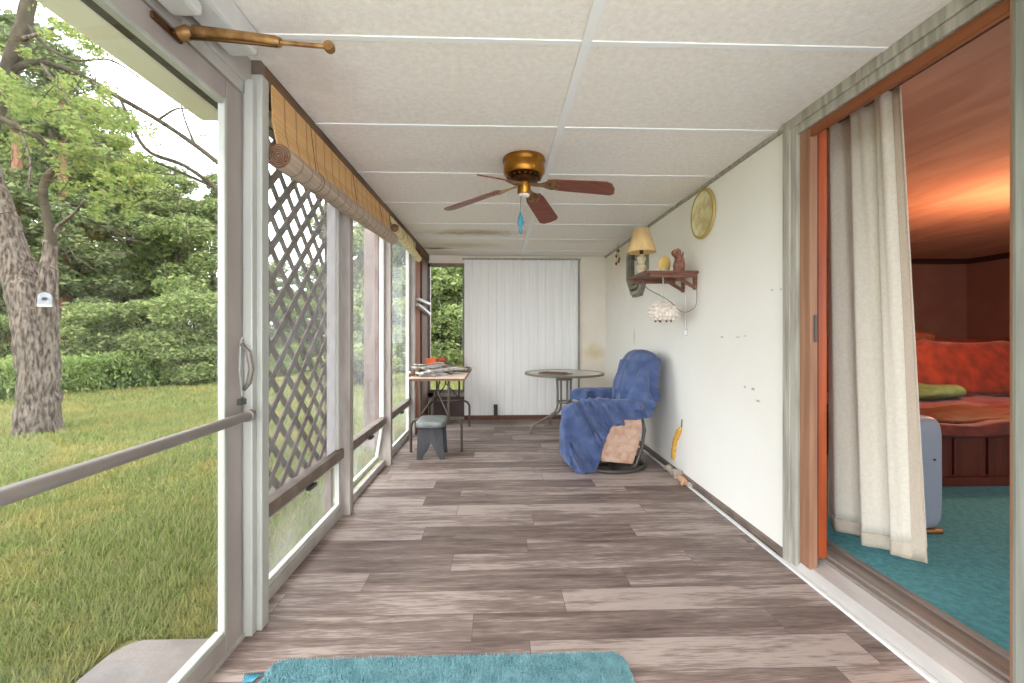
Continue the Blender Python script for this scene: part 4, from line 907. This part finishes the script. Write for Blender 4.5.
# grass blades (countless)
def grass():
    n = 260000
    V = []
    # angular sampling from the porch, dense near
    ang = rng.uniform(math.radians(-2), math.radians(62), n); d = 1.2*np.exp(rng.uniform(0, math.log(13/1.2), n))
    x = -np.sin(ang)*d; y = np.cos(ang)*d
    keep = ((x < -1.06) | (y > YE+.15)) & ~((x > -1.5) & (y < 1.78))
    x, y, d = x[keep], y[keep], d[keep]; n = len(x)
    zg = np.array([gz(a, b) for a, b in zip(x, y)])
    hscale = .6+.5*np.array([noise.noise(Vector((a*1.3, b*1.3, 5))) for a, b in zip(x, y)])
    h = (rng.uniform(.02, .06, n)+.01*d/4)*np.clip(hscale+.4, .35, 1.4)
    w = .0018+.0010*d; a = rng.uniform(0, 2*PI, n); l = h*rng.uniform(.1, 1.0, n); b = rng.uniform(0, 2*PI, n)
    V = np.zeros((n, 3, 3))
    V[:, 0] = np.stack([x-w*np.cos(a), y-w*np.sin(a), zg-.005], 1); V[:, 1] = np.stack([x+w*np.cos(a), y+w*np.sin(a), zg-.005], 1)
    V[:, 2] = np.stack([x+l*np.cos(b), y+l*np.sin(b), zg+h], 1)
    me = fastmesh('grass', V, 3, M['grass']); o = bpy.data.objects.new('grass', me); COL.objects.link(o)
    tag(o, 'short green and yellowish grass blades growing on the lawn', 'grass', kind='stuff')
grass()

# ------------------------------------------------------------------ trees
def leaves(centres, radii, counts, size, m, name, flat=.75):
    C = []
    for c, r, n in zip(centres, radii, counts):
        d = rng.normal(size=(n, 3)); d /= np.linalg.norm(d, axis=1)[:, None]; rr = rng.uniform(.15, 1, n)**.45
        C.append(np.array(c)+d*rr[:, None]*np.array([r, r, r*flat]))
    C = np.concatenate(C); n = len(C)
    u = rng.normal(size=(n, 3)); u[:, 2] *= .5; u /= np.linalg.norm(u, axis=1)[:, None]
    v = rng.normal(size=(n, 3)); v -= (v*u).sum(1)[:, None]*u; v /= np.linalg.norm(v, axis=1)[:, None]
    s = (size*rng.uniform(.5, 1.3, n))[:, None]
    V = np.stack([C-u*s, C+v*s*.45, C+u*s, C-v*s*.45], 1)
    return fastmesh(name, V, 4, m)
def link(me, name, parent):
    o = bpy.data.objects.new(name, me); COL.objects.link(o); o.parent = parent; return o

# big grey tree seen through the storm door
dt = 5.3
base = P(38, 437, dt*1.03); base.z = GZ
BT = thing('oak_tree', 'large grey forked tree with birdhouse seen through the storm door', 'tree', base)
def px_tube(pts, m='bark', n=14, dd=0):
    mb = MB(); P_ = []; R_ = []
    for q in pts:
        d = dt+(q[3] if len(q) > 3 else 0)+dd
        P_.append(P(q[0], q[1], d)); R_.append(q[2]/2/F*d*.86)
    return P_, R_
def rough_tube(pts, mname, name, amp=.03, n=20, sub=6, sm=True):
    Pp, Rr = px_tube(pts)
    A = arc(Pp, sub*(len(Pp)-1)); k = len(A); R = [np.interp(i/(k-1)*(len(Rr)-1), range(len(Rr)), Rr) for i in range(k)]
    mb = MB().tube(A, R, n)
    out = []
    for i, p in enumerate(mb.v):
        q = Vector(p); r = R[min(i//n, k-1)]; c = A[min(i//n, k-1)]
        dv = (q-c); 
        out.append(tuple(c+dv*(1+amp*8*noise.noise(q*5)*.5+amp*3*noise.noise(q*16))))
    mb.v = out
    return mb.build(name, mname, BT, smooth=sm)
rough_tube([(38, 446, 52), (38, 430, 41), (39, 400, 36), (39, 370, 35), (36, 335, 38), (27, 295, 36), (13, 255, 29), (0, 215, 28), (-14, 175, 27), (-24, 120, 26)], 'bark', 'trunk', .035, 26)
rough_tube([(40, 365, 26), (46, 320, 22), (48, 285, 17), (49, 257, 14), (50, 241, 11)], 'bark', 'fork_stem', .05)
br_ = [
 [(49, 256, 10), (51, 236, 11), (46, 212, 8), (43, 190, 8.5), (48, 176, 8), (56, 166, 6), (54, 150, 4), (50, 130, 3)],
 [(51, 236, 9), (60, 225, 5), (72, 215, 3, -.3), (85, 200, 1.5, -.6)],
 [(-22, 150, 20, .5), (-5, 110, 17, .6), (8, 72, 16, .6), (20, 38, 15, .6), (32, -12, 12, .6)],
 [(12, 70, 10, .6), (40, 62, 6, .7), (80, 75, 5, .9), (120, 98, 5, 1), (158, 120, 5, 1.1), (195, 145, 5, 1.2), (228, 170, 5, 1.2), (260, 190, 5, 1.2)],
 [(-20, 110, 9), (0, 118, 7), (20, 128, 7), (40, 138, 6), (52, 150, 4)],
 [(120, 98, 3, 1), (145, 148, 4, 1), (185, 166, 4.5, 1), (228, 196, 5, 1), (260, 215, 5, 1)],
 [(150, 160, 2, 1.2), (180, 172, 3, 1.2), (225, 192, 4, 1.2)],
 [(20, 40, 6, .6), (38, 34, 3.5, .5), (60, 26, 3, .4), (75, 30, 2, .4)],
 [(24, 20, 5, .6), (45, 45, 3.5, .6), (75, 60, 3, .6), (110, 60, 2, .6), (140, 78, 1.5, .6)],
 [(158, 120, 3, 1.1), (180, 108, 2, 1.1), (205, 115, 1.2, 1.1)], [(195, 145, 3, 1.2), (185, 120, 2, 1.2), (178, 90, 1.3, 1.2)],
 [(40, 62, 3, .7), (65, 95, 2, .6), (90, 130, 1.6, .6), (110, 175, 1.2, .6)], [(20, 128, 3), (30, 160, 2), (28, 190, 1.3)],
]
for i, b in enumerate(br_):
    rough_tube(b, 'barkd' if i in (0, 2, 3, 4, 5, 6, 8) else 'bark', 'branch', .03, 10)
tw = MB()
rr_ = random.Random(5)
for k in range(230):
    x, y = rr_.uniform(10, 235), rr_.uniform(15, 260); a = rr_.uniform(0, 6.28); p = [(x, y)]
    d = dt+rr_.uniform(-.5, 2.2)
    for s in range(4):
        a += rr_.uniform(-.5, .5); x += 11*math.cos(a); y += 8*math.sin(a)*.8+2; p.append((x, y))
    tw.tube([P(*q, d) for q in p], [.007, .006, .005, .003, .002], 4)
tw.build('twigs', 'barkd', BT)['kind'] = 'stuff'
cc, rr2, nn = [], [], []
for (x, y, r, d, n) in ((10, 95, 26, 0, 700), (48, 105, 30, .2, 900), (90, 45, 20, .3, 420), (60, 32, 16, -.2, 260), (100, 95, 18, .5, 260), (85, 120, 26, .2, 700), (72, 150, 24, .1, 620), (110, 135, 24, .4, 620), (130, 165, 22, .2, 500), (98, 175, 22, 0, 480),
                        (118, 200, 20, .3, 380), (18, 140, 18, .4, 260), (150, 185, 16, .4, 200), (20, 60, 18, .8, 260), (70, 85, 16, .6, 200), (145, 130, 12, .8, 90), (110, 20, 12, .5, 110), (60, 190, 14, .3, 160), (95, 210, 12, .4, 120), (165, 30, 8, .9, 30),
                        (-30, 60, 40, 1, 800), (-60, 120, 50, 1, 1000), (40, -30, 40, 1, 700), (110, -30, 30, 1, 400)):
    dd = dt+d
    for q in range(6):
        cc.append(P(x+rr_.uniform(-r, r)*.8, y+rr_.uniform(-r, r)*.7, dd+rr_.uniform(-.5, .5))-base); rr2.append(r/F*dd*rr_.uniform(.35, .7)); nn.append(n//6)
link(leaves(cc, rr2, nn, .034, M['leaf_a'], 'crown', .6), 'crown', BT)
# birdhouse on the fork
bh = thing('birdhouse', 'small white box with dark hole fixed to the grey forked tree', 'birdhouse', P(45, 306, dt-.22))
c0 = P(45, 300, dt-.20)
R = Matrix.Translation(c0) @ Matrix.Rotation(.75, 4, 'Z')
b = MB()
hw = .058
poly = [(-hw, -.075), (hw, -.075), (hw, .03)]+[(hw*math.cos(k*PI/8), .03+hw*math.sin(k*PI/8)) for k in range(1, 8)]+[(-hw, .03)]
b.quadgrid([[R @ Vector((x, y, z)) for x, z in poly] for y in (-.05, .06)], True, True)
b.build('housing', 'boxgrey', bh, bevel=.006)
b = MB(); b.quadgrid([[R @ Vector((.026*math.cos(k*PI/6), y, .012+.019*math.sin(k*PI/6))) for k in range(12)] for y in (-.056, -.045)], True, True); b.build('entrance_hole', 'black', bh)
b = MB(); b.box(-.062, .062, -.06, -.045, -.08, -.062, R); b.build('ledge', 'alu', bh)

# backdrop trees: three kinds, copied
def make_tree(kind):
    root = thing({'broad': 'leafy_tree', 'pine': 'pine_tree', 'bush': 'bushy_tree'}[kind], '', 'tree', (0, 0, 0))
    if kind == 'broad':
        MB().tube(arc([(0, 0, 0), (.1, .05, 1.5), (-.05, 0, 3.2), (.1, .1, 5.2)], 16), [.16-.008*i for i in range(16)], 10).build('trunk', 'barkd', root, smooth=True)
        c, r, n = [], [], []
        for k in range(46):
            a = rr_.uniform(0, 6.28); h = rr_.uniform(.8, 6.2); q = (1.9 if h < 4.5 else 1.3)*math.sqrt(rr_.random())
            c.append((q*math.cos(a), q*math.sin(a), h)); r.append(rr_.uniform(.35, .75)); n.append(520)
        link(leaves(c, r, n, .085, M['leaf_b'], 'crown', .55), 'crown', root)
    elif kind == 'pine':
        c, r, n = [], [], []
        b = MB().tube([(0, 0, 0), (.05, 0, 4), (0, .05, 9)], [.15, .12, .05], 10)
        for k in range(44):
            h = rr_.uniform(1.3, 8.8); a = rr_.uniform(0, 6.28); q = max(.3, 1.9*(1-h/10.5))*rr_.uniform(.5, 1)
            e = (q*math.cos(a), q*math.sin(a), h+.15); b.tube([(0, 0, h), (e[0]*.5, e[1]*.5, h+.12), e], [.03, .018, .008], 5)
            c.append(e); r.append(.55); n.append(230); c.append((e[0]*.5, e[1]*.5, h+.1)); r.append(.35); n.append(110)
        b.build('trunk', 'barkr', root, smooth=True)
        link(leaves(c, r, n, .075, M['leaf_c'], 'crown', .4), 'crown', root)
    else:
        b = MB()
        for k in range(6): a = k*1.05; b.tube([(0, 0, 0), (.25*math.cos(a), .25*math.sin(a), .8), (.6*math.cos(a), .6*math.sin(a), 1.9)], [.04, .03, .01], 6)
        b.build('stem', 'barkd', root)
        c, r, n = [], [], []
        for k in range(30):
            a = rr_.uniform(0, 6.28); h = rr_.uniform(.3, 2.6); q = 1.35*math.sqrt(rr_.random())*(1-.15*h)
            c.append((q*math.cos(a), q*math.sin(a), h)); r.append(rr_.uniform(.3, .6)); n.append(420)
        link(leaves(c, r, n, .07, M['leaf_b'], 'crown', .6), 'crown', root)
    return root
protos = {}
def put(kind, px, d, sc, lab, rot=None, grp=None):
    g = P(px, 334, d); z = GZ
    if kind not in protos:
        o = make_tree(kind); protos[kind] = o
    else:
        p = protos[kind]; o = p.copy(); COL.objects.link(o)
        for chh in list(p.children):
            c = chh.copy(); COL.objects.link(c); c.parent = o
    o.location = (g.x, g.y, z); o.scale = (sc, sc, sc); o.rotation_euler.z = rr_.uniform(0, 6.28) if rot is None else rot
    tag(o, lab, 'tree' if kind != 'bush' else 'bush', grp or {'broad': 'leafy trees of the woodland edge', 'pine': 'reddish pines of the woodland edge', 'bush': 'bushes along the edge of the lawn'}[kind])
for i, (px, d, sc) in enumerate(((-40, 12, 1.15), (25, 14, 1.5), (75, 12.5, 1.25), (128, 15, 1.2), (178, 12.5, .85), (215, 14, 1.0))):
    put('broad', px, d, sc, ['leafy tree at the far left of the storm door view', 'leafy tree directly behind the grey forked trunk', 'leafy tree just right of the grey forked tree', 'leafy tree in the middle of the storm door view', 'short leafy tree right of the storm door view middle', 'leafy tree nearest the storm door handle stile'][i])
for i, (px, d, sc) in enumerate(((15, 10.5, 1.0), (63, 11, .95), (110, 17, 1.0), (150, 16, .75), (-20, 17, 1.1))):
    put('pine', px, d, sc, ['reddish pine just left of the grey forked tree', 'reddish pine just right of the grey forked tree', 'far reddish pine in the middle of the storm door view', 'short far reddish pine right of the middle of the storm door view', 'far reddish pine at the left edge of the storm door view'][i])
for i, (px, d, sc) in enumerate(((10, 9.6, .62), (72, 9.6, .60), (115, 10, .72), (160, 10.4, .80), (205, 11.2, .86), (-45, 9, .7))):
    put('bush', px, d, sc, ['low bush behind the foot of the grey forked tree', 'low bush just right of the grey forked tree', 'rounded bush in the middle of the storm door view', 'rounded bush right of the middle of the storm door view', 'tall bush beside the storm door stile', 'low bush left of the grey forked tree'][i])
# seen through the side windows and the end window
for i, (px, d, sc) in enumerate(((280, 20, .62), (312, 22, .62), (335, 20, .65), (358, 16, 1.0), (375, 18, 1.0), (395, 20, 1.1), (412, 22, 1.1))):
    put('broad', px, d, sc, ['leafy tree seen through the lattice, nearest the door', 'leafy tree seen through the middle of the lattice', 'leafy tree seen through the far side of the lattice', 'tall leafy tree seen through the second side window', 'tall leafy tree behind the outdoor post', 'tall leafy tree seen through the third side window', 'tall leafy tree seen near the far left corner'][i])
for i, (px, d, sc) in enumerate(((418, 19, 1.4), (444, 22, 1.6), (468, 19, 1.4))):
    put('broad', px, d, sc, ['leafy tree at the left of the end window', 'tall leafy tree in the middle of the end window', 'leafy tree at the right of the end window'][i])
for i, (px, d, sc) in enumerate(((360, 10, .7), (431, 17.8, 1.5), (455, 18, 1.6), (390, 14, .9), (300, 15, .9))):
    put('bush', px, d, sc, ['rounded bush seen through the second side window', 'bush at the left foot of the end window view', 'bush at the right foot of the end window view', 'bush seen through the third side window', 'bush seen through the lattice'][i])
# tall weeds along the lawn edge: countless
def weeds():
    n = 60000; a0 = P(-60, 334, 8.0); pts = [P(-80, 334, 7.0), P(0, 334, 7.6), P(110, 334, 9.2), P(222, 334, 10.8), P(300, 334, 13)]
    t = rng.uniform(0, len(pts)-1.001, n); i = t.astype(int); f = t-i; A = np.array([[p.x, p.y] for p in pts])
    c = A[i]*(1-f)[:, None]+A[i+1]*f[:, None]; dirn = c/np.linalg.norm(c, axis=1)[:, None]
    c = c+dirn*rng.uniform(0, 2.2, n)[:, None]
    hm = np.array([.72+.5*noise.noise(Vector((x*.9, y*.9, 2))) for x, y in c])
    z = rng.uniform(0, 1, n)**.8*hm
    C = np.stack([c[:, 0], c[:, 1], GZ+z], 1)
    u = rng.normal(size=(n, 3)); u[:, 2] = np.abs(u[:, 2])+.4; u /= np.linalg.norm(u, axis=1)[:, None]
    v = np.cross(u, rng.normal(size=(n, 3))); v /= np.linalg.norm(v, axis=1)[:, None]; s = rng.uniform(.03, .075, n)[:, None]
    V = np.stack([C-u*s, C+v*s*.28, C+u*s, C-v*s*.28], 1)
    me = fastmesh('tall_weeds', V, 4, M['leaf_d']); o = bpy.data.objects.new('tall_weeds', me); COL.objects.link(o)
    tag(o, 'band of tall bright green weeds along the edge of the lawn', 'weeds', kind='stuff')
weeds()
# outdoor post seen through the second side window
g = P(372, 334, 4.6)
op = thing('outdoor_post', 'pinkish grey timber post outside the second side window', 'post', (g.x, g.y, GZ))
MB().box(g.x-.07, g.x+.045, g.y-.05, g.y+.05, GZ, 2.2).build('timber', 'paintedpost', op, bevel=.004)
MB().box(g.x+.046, g.x+.075, g.y-.05, g.y+.03, GZ, 2.2).build('rusty_strip', 'rustpost', op)

# ------------------------------------------------------------------ light
W = bpy.data.worlds.new('sky'); S.world = W; W.use_nodes = True; nt = W.node_tree; N = nt.nodes; L = nt.links
bg = N['Background']; tc = N.new('ShaderNodeTexCoord'); n = N.new('ShaderNodeTexNoise'); n.inputs['Scale'].default_value = 2.2; n.inputs['Detail'].default_value = 5
L.new(tc.outputs['Generated'], n.inputs['Vector'])
r = N.new('ShaderNodeValToRGB'); r.color_ramp.elements[0].position = .35; r.color_ramp.elements[1].position = .7
r.color_ramp.elements[0].color = (.78, .84, .95, 1); r.color_ramp.elements[1].color = (1, 1, 1, 1)
L.new(n.outputs['Fac'], r.inputs[0]); L.new(r.outputs[0], bg.inputs['Color']); bg.inputs['Strength'].default_value = 3.15
def light(name, kind, loc, e, col, size=.1, rot=None, sy=None):
    d = bpy.data.lights.new(name, kind); d.energy = e; d.color = col
    if kind == 'POINT': d.shadow_soft_size = size
    if kind == 'AREA':
        d.size = size
        if sy: d.shape = 'RECTANGLE'; d.size_y = sy
    if kind == 'SUN': d.angle = size
    o = bpy.data.objects.new(name, d); COL.objects.link(o); o.location = loc
    if rot: o.rotation_euler = rot
    return o
light('sun', 'SUN', (0, 0, 20), 1.2, (1, .95, .86), .6, (math.radians(38), math.radians(-30), 0))
light('bedroom_lamp', 'POINT', (3.95, 3.0, 1.55), 34, (1, .50, .26), .12)
S.view_settings.exposure = 1.0
